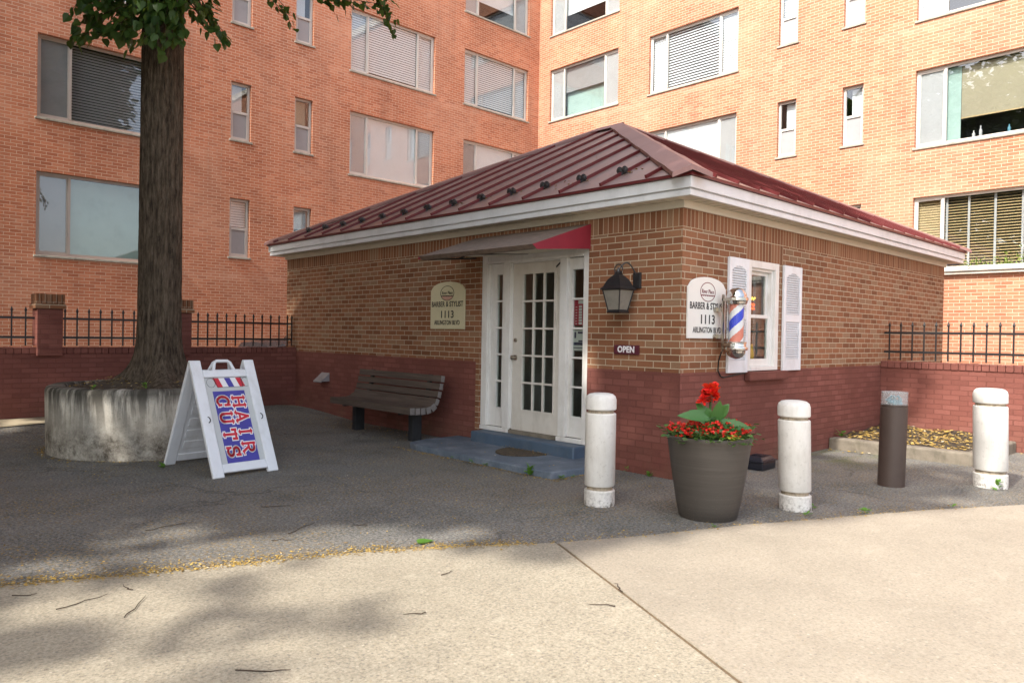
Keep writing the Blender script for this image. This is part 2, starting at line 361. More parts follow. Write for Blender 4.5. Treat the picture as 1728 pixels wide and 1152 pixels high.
M['neon_red'] = emis('neon_red', (1, .10, .03), 1.2)
M['neon_yellow'] = emis('neon_yellow', (1, .62, .10), 1.0)
def lensmat():
    s = NT('lens_plastic'); tr = s.n("BsdfTransparent"); tr.inputs[0].default_value = (.9, .93, .94, 1); s.col((.70, .72, .72)); s.set(.15)
    mx = s.n("MixShader"); mx.inputs[0].default_value = .28; s.l(tr.outputs[0], mx.inputs[1]); s.l(s.b.outputs[0], mx.inputs[2]); s.l(mx.outputs[0], s.out.inputs[0]); return s.m
M['lens'] = lensmat()
M['aqua'] = simple('aqua_plastic', (.08, .25, .33), .4, var=.2)
M['wire'] = simple('black_cable', (.012, .012, .012), .6, var=.1)

# ------------------------------------------------------------------ mesh helpers
OFF = {}
class MB:
    def __init__(s): s.v = []; s.f = []; s.mi = []; s.uvo = {}
    def add(s, vs, fs, mi=0):
        b = len(s.v); s.v += [Vector(x) for x in vs]
        for f in fs: s.f.append([b+i for i in f]); s.mi.append(mi)
    def quad(s, a, b, c, d, mi=0): s.add([a, b, c, d], [(0, 1, 2, 3)], mi)
    def box(s, x0, x1, y0, y1, z0, z1, mi=0):
        if x0 > x1: x0, x1 = x1, x0
        if y0 > y1: y0, y1 = y1, y0
        s.add([(x0, y0, z0), (x1, y0, z0), (x1, y1, z0), (x0, y1, z0), (x0, y0, z1), (x1, y0, z1), (x1, y1, z1), (x0, y1, z1)],
              [(0, 3, 2, 1), (4, 5, 6, 7), (0, 1, 5, 4), (1, 2, 6, 5), (2, 3, 7, 6), (3, 0, 4, 7)], mi)
    def obox(s, c, ax, ay, az, mi=0):   # centre and three half-axes
        c = Vector(c); ax = Vector(ax); ay = Vector(ay); az = Vector(az)
        P = [c+sx*ax+sy*ay+sz*az for sz in (-1, 1) for sx, sy in ((-1, -1), (1, -1), (1, 1), (-1, 1))]
        s.add(P, [(0, 3, 2, 1), (4, 5, 6, 7), (0, 1, 5, 4), (1, 2, 6, 5), (2, 3, 7, 6), (3, 0, 4, 7)], mi)
    def tube(s, pts, rad, n=8, mi=0, caps=True):
        pts = [Vector(p) for p in pts]
        if not hasattr(rad, '__len__'): rad = [rad]*len(pts)
        t0 = (pts[1]-pts[0]).normalized(); a = t0.orthogonal().normalized(); rings = []
        base = len(s.v)
        for i, p in enumerate(pts):
            t = (pts[min(i+1, len(pts)-1)]-pts[max(i-1, 0)]).normalized()
            a = (a-t*a.dot(t)).normalized(); b = t.cross(a)
            for k in range(n):
                an = 2*math.pi*k/n; s.v.append(p+(a*math.cos(an)+b*math.sin(an))*rad[i])
        for i in range(len(pts)-1):
            for k in range(n):
                k2 = (k+1) % n
                s.f.append([base+i*n+k, base+i*n+k2, base+(i+1)*n+k2, base+(i+1)*n+k]); s.mi.append(mi)
        if caps:
            s.f.append([base+k for k in range(n)][::-1]); s.mi.append(mi)
            s.f.append([base+(len(pts)-1)*n+k for k in range(n)]); s.mi.append(mi)
    def lathe(s, prof, n=32, c=(0, 0, 0), mi=0, mis=None, lean=(0, 0)):
        base = len(s.v); c = Vector(c)
        for (rr, z) in prof:
            for k in range(n):
                an = 2*math.pi*k/n; s.v.append(c+Vector((rr*math.cos(an)+lean[0]*z, rr*math.sin(an)+lean[1]*z, z)))
        for i in range(len(prof)-1):
            for k in range(n):
                k2 = (k+1) % n
                s.f.append([base+i*n+k, base+i*n+k2, base+(i+1)*n+k2, base+(i+1)*n+k]); s.mi.append(mis[i] if mis else mi)
        s.f.append([base+k for k in range(n)][::-1]); s.mi.append(mis[0] if mis else mi)
        s.f.append([base+(len(prof)-1)*n+k for k in range(n)]); s.mi.append(mis[-1] if mis else mi)
    def prism(s, poly, o, ax, ay, az, mi=0, mside=None):  # poly in (ax,ay) plane at o, extruded by az
        o = Vector(o); ax = Vector(ax); ay = Vector(ay); az = Vector(az); n = len(poly)
        A = [o+ax*p[0]+ay*p[1] for p in poly]
        b = len(s.v); s.v += A+[p+az for p in A]
        s.f.append([b+i for i in range(n)][::-1]); s.mi.append(mi)
        s.f.append([b+n+i for i in range(n)]); s.mi.append(mi)
        for i in range(n):
            j = (i+1) % n
            s.f.append([b+i, b+j, b+n+j, b+n+i]); s.mi.append(mi if mside is None else mside)
    def build(s, name, mats, parent=None, smooth=None, bevel=0., seg=2, fix=True):
        me = bpy.data.meshes.new(name)
        off = OFF.get(parent.name, Vector((0, 0, 0))) if parent else Vector((0, 0, 0))
        me.from_pydata([tuple(v-off) for v in s.v], [], s.f)
        if not isinstance(mats, (list, tuple)): mats = [mats]
        for mm in mats: me.materials.append(M[mm] if isinstance(mm, str) else mm)
        me.polygons.foreach_set("material_index", s.mi)
        if fix:
            bm = bmesh.new(); bm.from_mesh(me); bmesh.ops.recalc_face_normals(bm, faces=bm.faces); bm.to_mesh(me); bm.free()
        ul = me.uv_layers.new(name="UVMap")
        for p in me.polygons:
            nn = p.normal; ax = max(range(3), key=lambda i: abs(nn[i]))
            for li in p.loop_indices:
                co = me.vertices[me.loops[li].vertex_index].co+off
                ul.data[li].uv = (co.y, co.z) if ax == 0 else ((co.x, co.z) if ax == 1 else (co.x, co.y))
        if smooth is not None:
            me.polygons.foreach_set("use_smooth", [True]*len(me.polygons)); me.set_sharp_from_angle(angle=R(smooth))
        o = bpy.data.objects.new(name, me); COL.objects.link(o)
        if parent: o.parent = parent
        OFF[o.name] = off
        if bevel:
            b = o.modifiers.new("Bevel", 'BEVEL'); b.width = bevel; b.segments = seg; b.limit_method = 'ANGLE'; b.angle_limit = R(40)
        return o

def tag(o, label, cat, group=None):
    o["label"] = label; o["category"] = cat
    if group: o["group"] = group
    return o
def thing(name, label, cat, loc=(0, 0, 0), group=None, rot=None, local=False):
    o = bpy.data.objects.new(name, None); COL.objects.link(o); o.location = loc; o.empty_display_size = .2
    if rot: o.rotation_euler = rot
    OFF[o.name] = Vector((0, 0, 0)) if local else Vector(loc)
    return tag(o, label, cat, group)
def struct(o, kind='structure'): o["kind"] = kind; return o
def copy_tree(o, parent=None):
    c = o.copy(); COL.objects.link(c); c.parent = parent; OFF[c.name] = OFF.get(o.name, Vector((0, 0, 0)))
    for ch in list(o.children): copy_tree(ch, c)
    return c

def wall_grid(mb, fn, u0, u1, z0, z1, holes, mat=lambda u, z: 0, cuts_u=(), cuts_z=(), depth=.1):
    us = sorted({u0, u1, *cuts_u, *[h[0] for h in holes], *[h[1] for h in holes]}); zs = sorted({z0, z1, *cuts_z, *[h[2] for h in holes], *[h[3] for h in holes]})
    us = [x for x in us if u0-1e-6 <= x <= u1+1e-6]; zs = [x for x in zs if z0-1e-6 <= x <= z1+1e-6]
    for i in range(len(us)-1):
        for j in range(len(zs)-1):
            cu, cz = (us[i]+us[i+1])/2, (zs[j]+zs[j+1])/2
            if any(h[0] < cu < h[1] and h[2] < cz < h[3] for h in holes): continue
            mb.quad(fn(us[i], 0, zs[j]), fn(us[i+1], 0, zs[j]), fn(us[i+1], 0, zs[j+1]), fn(us[i], 0, zs[j+1]), mat(cu, cz))
    for (a, b, c, e) in holes:
        dd = depth
        mb.quad(fn(a, 0, c), fn(a, dd, c), fn(a, dd, e), fn(a, 0, e), mat(a-.01, (c+e)/2))
        mb.quad(fn(b, 0, c), fn(b, dd, c), fn(b, dd, e), fn(b, 0, e), mat(b+.01, (c+e)/2))
        mb.quad(fn(a, 0, e), fn(b, 0, e), fn(b, dd, e), fn(a, dd, e), mat((a+b)/2, e+.01))
        mb.quad(fn(a, 0, c), fn(b, 0, c), fn(b, dd, c), fn(a, dd, c), mat((a+b)/2, c-.01))
def fbox(mb, fn, u0, u1, d0, d1, z0, z1, mi=0):
    a = fn(u0, d0, z0); b = fn(u1, d1, z1); mb.box(a[0], b[0], a[1], b[1], z0, z1, mi)

# ------------------------------------------------------------------ ground
def height(x, y):
    t = max(0., min(1., (y-9.9)/2.3)); t = t*t*(3-2*t)
    s = max(0., min(1., (6.9-x)/.6)); return .12*t*s
mb = MB()
gx = [-90, -40, -15, -8, -4]+[(-2+.5*i) for i in range(19)]+[9, 12, 18, 30, 90]; gy = [-90, -40, -15, -6, 0, 4, 8]+[9.9+.23*i for i in range(11)]+[13, 16, 18, 30, 90]
idx = {}
for i, x in enumerate(gx):
    for j, y in enumerate(gy):
        idx[i, j] = len(mb.v); mb.v.append(Vector((x, y, height(x, y))))
for i in range(len(gx)-1):
    for j in range(len(gy)-1):
        mb.f.append([idx[i, j], idx[i+1, j], idx[i+1, j+1], idx[i, j+1]]); mb.mi.append(0)
struct(mb.build('ground', 'asphalt', smooth=60))
# pavement in front: two slabs either side of the joint, edge of the asphalt follows a shallow curve
edge = [(-14, 6.4), (-7, 6.0), (-3, 5.75), (-.6, 5.38), (.745, 4.869), (1.279, 4.636), (1.881, 4.412), (2.558, 4.161), (3.112, 3.87), (3.737, 3.476), (4.411, 3.168), (5.18, 2.897), (5.95, 2.546), (6.821, 2.168), (7.828, 1.628), (9.2, .75), (11.5, -.9), (15, -3.6), (22, -9)]
def jit(pts, step=.12, amp=.014):
    out = []
    for a, b in zip(pts, pts[1:]):
        a = Vector((*a, 0)); b = Vector((*b, 0)); n = max(1, int((b-a).length/step)) if (a.length < 13) else 1
        for k in range(n):
            p = a.lerp(b, k/n); q = noise.noise(p*3.1)*amp+noise.noise(p*11)*amp*.5; dd = (b-a).normalized()
            out.append(p+Vector((-dd.y, dd.x, 0))*q)
    out.append(Vector((*pts[-1], 0))); return out
def slab(name, ring, mat):
    mb = MB(); n = len(ring); mb.v = [Vector((p[0], p[1], .012)) for p in ring]+[Vector((p[0], p[1], -.05)) for p in ring]
    mb.f.append(list(range(n))); mb.mi.append(0)
    for i in range(n): j = (i+1) % n; mb.f.append([i, j, n+j, n+i]); mb.mi.append(0)
    return struct(mb.build(name, mat))
E1 = jit(edge[:10]); E2 = jit(edge[9:])
jd = Vector((2.822-3.737, 1.577-3.476, 0)).normalized(); jn = Vector((-jd.y, jd.x, 0))*.012
J0 = Vector((3.737, 3.476, 0)); J1 = J0+jd*14
if jn.x > 0: jn = -jn
slab('pavement', [tuple(p) for p in E1[:-1]]+[tuple(J0+jn), tuple(J1+jn), (-30, -12), (-30, 6.4)], 'conc_a')
slab('pavement', [tuple(J0-jn)]+[tuple(p) for p in E2[1:]]+[(22, -30), tuple(J1-jn)], 'conc_b')
mb = MB(); mb.quad(J0+jn*1.2+Vector((0, 0, .006)), J1+jn*1.2+Vector((0, 0, .006)), J1-jn*1.2+Vector((0, 0, .006)), J0-jn*1.2+Vector((0, 0, .006)))
struct(mb.build('pavement_joint', 'joint'))
# concrete path along the left wall, sunlight painted in as pale tan
mb = MB()
px_ = [-12, -6, -2, 0, 1, 1.8, 2.4, 2.9, 3.3]; ya = [11.4, 11.45, 11.5, 11.55, 11.6, 11.64, 11.75, 11.95, 12.2]
for i in range(len(px_)-1):
    A, B = px_[i], px_[i+1]
    for k in range(3):
        y0, y1 = ya[i]+(12.42-ya[i])*k/3, ya[i]+(12.42-ya[i])*(k+1)/3; q0, q1 = ya[i+1]+(12.42-ya[i+1])*k/3, ya[i+1]+(12.42-ya[i+1])*(k+1)/3
        mb.quad((A, y0, height(A, y0)+.014), (B, q0, height(B, q0)+.014), (B, q1, height(B, q1)+.014), (A, y1, height(A, y1)+.014))
struct(mb.build('path', 'path'))

# ------------------------------------------------------------------ apartment building (two brick wings in an L)
Y1, X1 = 17.46, 17.5
apt = thing('apartment_building', 'red brick apartment block with rows of sliding windows behind the small barber shop', 'apartment building', (17.5, 17.46, 0))
fl = lambda u, dd, z: (u, Y1+dd, z)
fr_ = lambda u, dd, z: (X1+dd, u, z)
heads = [4.585, 7.36, 10.115, 12.89]; sills = [2.89, 5.67, 8.44, 11.232]
smalls = [3.19, 5.98, 8.755, 11.53]
LW = [('A', 3.21, 5.95, (0, 1, 2, 3)), ('b', 7.15, 7.64, (0, 1, 2)), ('b', 8.78, 9.27, (0, 1, 2)), ('W', 10.365, 13.17, (1, 2)), ('W', 14.29, 17.0, (1, 2, 3)), ('W', -.9, 1.9, (1, 2))]
RW = [('W', 14.11, 16.95, (1, 2, 3)), ('W', 10.14, 12.98, (1, 2)), ('b', 8.52, 9.01, (1, 2)), ('b', 6.92, 7.40, (0, 1, 2)), ('W', 3.02, 5.81, (0, 1, 2)), ('W', -1.2, 1.6, (1, 2))]
def holes(cols):
    H = []
    for k, a, b, rows in cols:
        for q in rows: H.append((a, b, smalls[q] if k == 'b' else sills[q], heads[q]))
    return H
HL, HR = holes(LW), holes(RW)
TOP = 14.6
mb = MB()
wall_grid(mb, fl, -9, X1, 0, TOP, HL, depth=.16)
mb.build('wall', 'apt_brick_shade_tone', apt, fix=False)
mb = MB()
wall_grid(mb, fr_, -9, Y1, 0, TOP, HR, depth=.16)
mb.quad((X1, -9, 0), (X1+9, -9, 0), (X1+9, -9, TOP), (X1, -9, TOP))
mb.build('wall', 'apt_brick', apt, fix=False)
mb = MB()
mb.quad((-9, Y1, 0), (-9, Y1+9, 0), (-9, Y1+9, TOP), (-9, Y1, TOP)); mb.quad((-9, Y1+9, 0), (X1+9, Y1+9, 0), (X1+9, Y1+9, TOP), (-9, Y1+9, TOP))
mb.quad((X1+9, -9, 0), (X1+9, Y1+9, 0), (X1+9, Y1+9, TOP), (X1+9, -9, TOP))
mb.build('wall', 'apt_brick', apt, fix=False)
mb = MB(); mb.box(-9.2, X1+9.2, Y1-.12, Y1+9.2, TOP, TOP+.3); mb.box(X1-.12, X1+9.2, -9.2, Y1-.12, TOP, TOP+.3)
mb.build('roof', 'coping', apt)
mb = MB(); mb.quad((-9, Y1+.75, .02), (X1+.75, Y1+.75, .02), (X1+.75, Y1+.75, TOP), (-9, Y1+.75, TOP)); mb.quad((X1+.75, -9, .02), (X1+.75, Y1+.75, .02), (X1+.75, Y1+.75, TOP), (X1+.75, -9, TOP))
mb.build('interior', 'dark', apt)  # dark sheet behind the windows, the shade of the rooms put in as colour

def slats(mb, fn, u0, u1, z0, z1, dd, pitch=.06, wid=.058, ang=20, cords=True):
    n = int((z1-z0)/pitch); c, s_ = math.cos(R(ang)), math.sin(R(ang))
    for i in range(n):
        z = z1-pitch*(i+.5)
        h = wid/2
        a = [fn(u0, dd-h*s_*1., z-h*c), fn(u1, dd-h*s_, z-h*c), fn(u1, dd+h*s_, z+h*c), fn(u0, dd+h*s_, z+h*c)]
        mb.quad(*a)
def vslats(mb, fn, u0, u1, z0, z1, dd, pitch=.09):
    n = int((u1-u0)/pitch)
    for i in range(n):
        a = u0+(u1-u0)*i/n; b = u0+(u1-u0)*(i+1)/n
        mb.quad(fn(a-.006, dd, z0), fn(b+.006, dd+.009, z0), fn(b+.006, dd+.009, z1), fn(a-.006, dd, z1))
def wide_window(fn, u0, u1, z0, z1, side, style, alum, flip=False):
    F0, F1 = .085, .135; t = .055
    mb = MB(); g = .003
    fbox(mb, fn, u0+g, u0+t, F0, F1, z0+g, z1-g); fbox(mb, fn, u1-t, u1-g, F0, F1, z0+g, z1-g)
    fbox(mb, fn, u0+t, u1-t, F0, F1, z1-t, z1-g); fbox(mb, fn, u0+t, u1-t, F0, F1, z0+g, z0+t+.012)
    ms = [u0+side, u1-side]
    for q in ms: fbox(mb, fn, q-.026, q+.026, F0-.012, F1-.004, z0+t+.012, z1-t)
    for a, b in ((u0+t, ms[0]-.026), (ms[1]+.026, u1-t)):   # opening sash lip
        fbox(mb, fn, a, b, F0+.01, F1-.01, z0+t+.012, z0+t+.04); fbox(mb, fn, a, b, F0+.01, F1-.01, z1-t-.028, z1-t)
        fbox(mb, fn, a, a+.022, F0+.01, F1-.01, z0+t+.04, z1-t-.028); fbox(mb, fn, b-.022, b, F0+.01, F1-.01, z0+t+.04, z1-t-.028)
    wdw = mb.build('window', alum, apt)
    mb = MB(); fbox(mb, fn, u0-.04, u1+.04, -.035, .085, z0-.048, z0-.002); mb.build('sill', 'sill', wdw, bevel=.006)
    lights = [(u0+t, ms[0]-.026), (ms[0]+.026, ms[1]-.026), (ms[1]+.026, u1-t)]
    for i, (a, b) in enumerate(lights):
        mb = MB(); fbox(mb, fn, a, b, .108, .112, z0+t+.012, z1-t); mb.build('pane', 'glass', wdw)
    ss, cs = style
    zi0, zi1 = z0+t+.02, z1-t
    sidemat = {'g': 'screen', 'p': 'screen_light', 'd': 'dark'}.get(ss[0])
    for i in (0, 2):
        a, b = lights[i]
        if sidemat and sidemat != 'dark':
            mb = MB(); fbox(mb, fn, a, b, .118, .121, zi0, zi1); mb.build('screen', sidemat, wdw)
        elif ss[0] == 's':
            mb = MB(); slats(mb, fn, a, b, zi0, zi1, .17, .065, .062, 14); mb.build('blind', 'blind', wdw)
        elif ss[0] == 't':
            mb = MB(); slats(mb, fn, a, b, zi0, zi1, .19, .055, .05, 20); mb.build('blind', 'blind_tan', wdw)
    a, b = lights[1]
    if cs == 'v': mb = MB(); vslats(mb, fn, a-.05, b+.05, zi0, zi1, .135); mb.build('blind', 'blind', wdw)
    elif cs == 'h': mb = MB(); slats(mb, fn, a, b, zi0, zi1, .15, .065, .060, 18); mb.build('blind', 'blind', wdw)
    elif cs == 'o': mb = MB(); slats(mb, fn, a-.05, b+.05, zi0, zi1, .17, .075, .062, 32); mb.build('blind', 'blind', wdw)
    elif cs == 'od': mb = MB(); slats(mb, fn, a-.05, b+.05, zi0, zi1, .2, .06, .058, 30); mb.build('blind', 'screen', wdw)
    elif cs == 'ot':
        mb = MB(); slats(mb, fn, a-.05, b+.05, zi0, zi1, .2, .06, .046, 55); mb.build('blind', 'blind_tan', wdw)
        mb = MB()
        for q in (.12, .42, .72, .98): fbox(mb, fn, a+(b-a)*q-.022, a+(b-a)*q+.022, .165, .17, zi0, zi1)
        mb.build('blind_tape', 'screen_light', wdw)
    elif cs == 'teal': mb = MB(); vslats(mb, fn, a-.05, b+.05, zi0, zi1, .18, .11); mb.build('curtain', 'teal', wdw)
    elif cs == 'half_reflect':
        zz = zi0+.5*(zi1-zi0)
        mb = MB(); fbox(mb, fn, a-.05, b+.05, .17, .174, zz, zi1); mb.build('blind', 'screen', wdw)
        mb = MB(); vslats(mb, fn, a-.05, b+.05, zi0, zz+.05, .26, .12); mb.build('curtain', 'teal', wdw)  # teal folds put in for the teal reflection in the glass
    elif cs == 'half':
        mb = MB(); fbox(mb, fn, a-.05, b+.05, .2, .205, zi0+.32*(zi1-zi0), zi1); mb.build('blind', 'blind', wdw)
    elif cs == 'shade':
        zz = zi0+.30*(zi1-zi0); e = (b-.16, b-.02)
        mb = MB(); fbox(mb, fn, a+.02, b-.25, .2, .204, zz, zi1); mb.build('blind', 'shade_tan', wdw)
        mb = MB(); vslats(mb, fn, b-.24, b+.03, zi0, zi1, .19, .06); mb.build('curtain', 'teal', wdw)
        mb = MB(); fbox(mb, fn, a+.02, b-.25, .19, .215, zz-.03, zz-.002); mb.build('blind_rail', 'blind_tan', wdw)
        for q, hh, mt in ((.12, .2, 'glass'), (.3, .17, 'aqua'), (.62, .24, 'screen_light'), (.7, .16, 'paper')):
            uu = a+(b-a)*q; p = fn(uu, .24, zi0); mb = MB(); mb.lathe([(.03, 0), (.03, hh*.6), (.012, hh*.75), (.012, hh)], 10, p); mb.build('bottle', mt, wdw, smooth=40)
def small_window(fn, u0, u1, z0, z1, alum, up):
    mb = MB(); F0, F1, t, g = .085, .135, .055, .003
    fbox(mb, fn, u0+g, u0+t, F0, F1, z0+g, z1-g); fbox(mb, fn, u1-t, u1-g, F0, F1, z0+g, z1-g)
    fbox(mb, fn, u0+t, u1-t, F0, F1, z1-t, z1-g); fbox(mb, fn, u0+t, u1-t, F0, F1, z0+g, z0+t)
    zm = z0+(z1-z0)*.49; fbox(mb, fn, u0+t, u1-t, F0-.012, F1-.004, zm-.03, zm+.03)
    fbox(mb, fn, u0+t, u0+t+.024, F0-.006, F1-.006, z0+t, zm-.03); fbox(mb, fn, u1-t-.024, u1-t, F0-.006, F1-.006, z0+t, zm-.03); fbox(mb, fn, u0+t+.024, u1-t-.024, F0-.006, F1-.006, z0+t, z0+t+.03)
    wdw = mb.build('window', alum, apt)
    mb = MB(); fbox(mb, fn, u0-.04, u1+.04, -.035, .085, z0-.048, z0-.002); mb.build('sill', 'sill', wdw, bevel=.006)
    for a, b in ((z0+t, zm-.03), (zm+.03, z1-t)):
        mb = MB(); fbox(mb, fn, u0+t, u1-t, .108, .112, a, b); mb.build('pane', 'glass', wdw)
    mb = MB(); fbox(mb, fn, u0+t, u1-t, .1, .103, z0+t+.03, zm-.03); mb.build('screen', 'screen', wdw)
    if up == 'c': mb = MB(); vslats(mb, fn, u0+t-.02, u1-t-.1, zm, z1-t, .2, .07); mb.build('curtain', 'blind', wdw)
    elif up == 't': mb = MB(); vslats(mb, fn, u0+t-.02, u1-t-.06, zm, z1-t, .2, .07); mb.build('curtain', 'shade_tan', wdw)
    elif up == 'h': mb = MB(); fbox(mb, fn, u0+t-.02, u1-t+.02, .2, .204, zm+.25*(z1-zm), z1-t); mb.build('blind', 'screen_light', wdw)
    elif up == 's': mb = MB(); slats(mb, fn, u0+t-.02, u1-t+.02, zm, z1-t, .19); mb.build('blind', 'blind', wdw)
SL = {('A', 0): ('g', 'teal'), ('A', 1): ('g', 'od'), ('A', 2): ('g', 'v'), ('A', 3): ('g', 'h'),
      (10.365, 1): ('p', 'v'), (10.365, 2): ('s', 'h'), (14.29, 1): ('g', 'v'), (14.29, 2): ('s', 'h'), (14.29, 3): ('p', 'half'), (-.9, 1): ('g', 'h'), (-.9, 2): ('g', 'v'),
      (14.11, 1): ('p', 'v'), (14.11, 2): ('p', 'half_reflect'), (14.11, 3): ('p', 'half'), (10.14, 1): ('p', 'v'), (10.14, 2): ('s', 'o'), (3.02, 0): ('t', 'ot'), (3.02, 1): ('p', 'shade'), (3.02, 2): ('s', 'half'), (-1.2, 1): ('g', 'v'), (-1.2, 2): ('p', 'h')}
for cols, fn in ((LW, fl), (RW, fr_)):
    for ci, (k, a, b, rows) in enumerate(cols):
        for q in rows:
            al = 'alum_shaded' if (fn is fl and ci == 0) else 'alum'
            if k == 'b': small_window(fn, a, b, smalls[q], heads[q], al, 'tcsch'[(ci*2+q+(fn is fr_)) % 5])
            else: wide_window(fn, a, b, sills[q], heads[q], .60 if k == 'A' else .57, SL[(k if k == 'A' else a, q)], al)

# raised terrace wall at the foot of the right wing
tw = thing('terrace_wall', 'orange brick terrace wall with pale stone coping behind the right railing', 'wall', (16.8, 0, 0))
mb = MB(); mb.box(16.8, 17.44, -9, 7.4, 0, 2.80); mb.build('wall', 'apt_brick', tw)
mb = MB(); mb.box(16.70, 17.44, -9.05, 7.45, 2.803, 2.86); mb.box(16.66, 17.44, -9.08, 7.48, 2.863, 2.965); mb.build('coping', 'coping', tw, bevel=.012)

# ------------------------------------------------------------------ barber shop building
XF, XB, YR, YL = 6.327, 14.36, 4.237, 12.80      # front, back, right (window side), left
PZ, SZ, WZ = 1.083, 2.56, 2.79
shop = thing('barber_shop', 'small one-storey brick barber shop with maroon metal hip roof and painted base', 'building', (XF, YR, 0))
ff = lambda u, dd, z: (XF+dd, u, z)
fs = lambda u, dd, z: (u, YR+dd, z)
DY0, DY1, DZ1 = 5.47, 7.33, 2.50
WX0, WX1, WZ0, WZ1 = 7.60, 8.34, 1.075, 2.335
mb = MB()
def mf(u_, z):
    if z < PZ and not (DY1 < u_ < DY1+.07): return 1
    return 2 if z > SZ else 0
wall_grid(mb, ff, YR, YL, -.1, WZ, [(DY0, DY1, .05, DZ1)], mf, cuts_u=(DY1+.07,), cuts_z=(PZ, SZ), depth=.14)
def ms_(u_, z):
    if z < PZ: return 1
    if z > SZ or (7.58 < u_ < 8.445 and z > WZ1): return 2
    return 0
wall_grid(mb, fs, XF, XB, -.1, WZ, [(WX0, WX1, WZ0, WZ1)], ms_, cuts_u=(7.58, 8.445), cuts_z=(PZ, SZ), depth=.16)
wall_grid(mb, lambda u_, dd, z: (XB, u_, z), YR, YL, -.1, WZ, [], ms_, cuts_z=(PZ, SZ)); wall_grid(mb, lambda u_, dd, z: (u_, YL, z), XF, XB, -.1, WZ, [], ms_, cuts_z=(PZ, SZ))
wall = mb.build('wall', ['house_brick', 'painted_brick', 'house_soldier'], shop, fix=False)
mb = MB(); e = .22
mb.quad((XF+.3, YR+.3, .22), (XB-e, YR+.3, .22), (XB-e, YL-e, .22), (XF+.3, YL-e, .22)); mb.quad((XF+.2, YR+.2, 2.7), (XB-e, YR+.2, 2.7), (XB-e, YL-e, 2.7), (XF+.2, YL-e, 2.7))
mb.quad((XF+3.4, YR+.2, .2), (XF+3.4, YL-e, .2), (XF+3.4, YL-e, 2.7), (XF+3.4, YR+.2, 2.7)); mb.quad((XF+.2, YR+3.2, .2), (XF+3.4, YR+3.2, .2), (XF+3.4, YR+3.2, 2.7), (XF+.2, YR+3.2, 2.7))
mb.build('interior', 'plaster', shop)
# eaves
OV = .25
ex0, ex1, ey0, ey1 = XF-OV, XB+OV, YR-OV, YL+OV
def ring(mb, x0, x1, y0, y1, t, z0, z1, mi=0):    # rectangular band, outer limits given, mitred as butted boards
    mb.box(x0, x0+t, y0, y1, z0, z1, mi); mb.box(x1-t, x1, y0, y1, z0, z1, mi)
    mb.box(x0+t, x1-t, y0, y0+t, z0, z1, mi); mb.box(x0+t, x1-t, y1-t, y1, z0, z1, mi)
mb = MB(); ring(mb, ex0, ex1, ey0, ey1, .03, 2.885, 2.994); mb.build('fascia', 'fascia', shop, bevel=.004)
mb = MB(); ring(mb, ex0+.018, ex1-.018, ey0+.018, ey1-.018, .03, 2.815, 2.872); ring(mb, ex0+.034, ex1-.034, ey0+.034, ey1-.034, .02, 2.872, 2.9); mb.build('fascia', 'fascia', shop, bevel=.004)
mb = MB(); ring(mb, ex0+.05, ex1-.05, ey0+.05, ey1-.05, .2, 2.824, 2.84)
k = ey0+.2
while k < ey1-.2: mb.box(ex0+.06, ex0+.225, k, k+.022, 2.816, 2.824); k += .155
k = ex0+.3
while k < ex1-.2: mb.box(k, k+.022, ey0+.06, ey0+.225, 2.816, 2.824); k += .155
mb.build('soffit', 'soffit', shop)
mb = MB(); ring(mb, XF-.028, XB+.028, YR-.028, YL+.028, .026, 2.745, 2.822); mb.build('frieze', 'frieze', shop, bevel=.004)
# roof
RZ0, RZ1 = 3.025, 5.16
rx0, rx1, ry0, ry1 = ex0-.03, ex1+.03, ey0-.03, ey1+.03
A = [(rx0, ry0), (rx1, ry0), (rx1, ry1), (rx0, ry1)]; cx = (rx0+rx1)/2; half = cx-rx0
P0 = (cx, ry0+half, RZ1); P1 = (cx, ry1-half, RZ1)
mb = MB(); z = RZ0
c = [(a[0], a[1], z) for a in A]
mb.add([c[0], c[3], P1, P0], [(0, 1, 2, 3)]); mb.add([c[0], P0, c[1]], [(0, 1, 2)]); mb.add([c[1], P0, P1, c[2]], [(0, 1, 2, 3)]); mb.add([c[2], P1, c[3]], [(0, 1, 2)])
roof = mb.build('roof', 'roof', shop)
mb = MB(); ring(mb, rx0, rx1, ry0, ry1, .05, 2.997, 3.022); mb.build('drip_edge', 'seam', roof)
sl_ = (RZ1-RZ0)/half; L_ = math.hypot(1, sl_)
def seam_line(p, q, w_=.011, h_=.036):
    p = Vector(p); q = Vector(q); t = (q-p); n = Vector((0, 0, 1)); sd = t.cross(n).normalized()*w_; up = sd.cross(t).normalized()
    if up.z < 0: up = -up
    return (p+q)/2+up*h_/2, t/2, sd, up*h_/2
ys = [4.51+.5935*i for i in range(15)]
for y in ys:
    run = min(half, y-ry0, ry1-y)-.10
    if run > .1: mb = MB(); mb.obox(*seam_line((rx0+.02, y, RZ0+.02*sl_), (rx0+run, y, RZ0+run*sl_))); mb.build('seam', 'seam', roof)
x = rx0+.45
while x < rx1-.3:
    run = min(half, x-rx0, rx1-x)-.10
    if run > .1: mb = MB(); mb.obox(*seam_line((x, ry0+.02, RZ0+.02*sl_), (x, ry0+run, RZ0+run*sl_))); mb.build('seam', 'seam', roof)
    x += .43
for y in ys:
    run = min(half, y-ry0, ry1-y)-.1
    if run > .1: mb = MB(); mb.obox(*seam_line((rx1-.02, y, RZ0+.02*sl_), (rx1-run, y, RZ0+run*sl_))); mb.build('seam', 'seam', roof)
x = rx0+.45
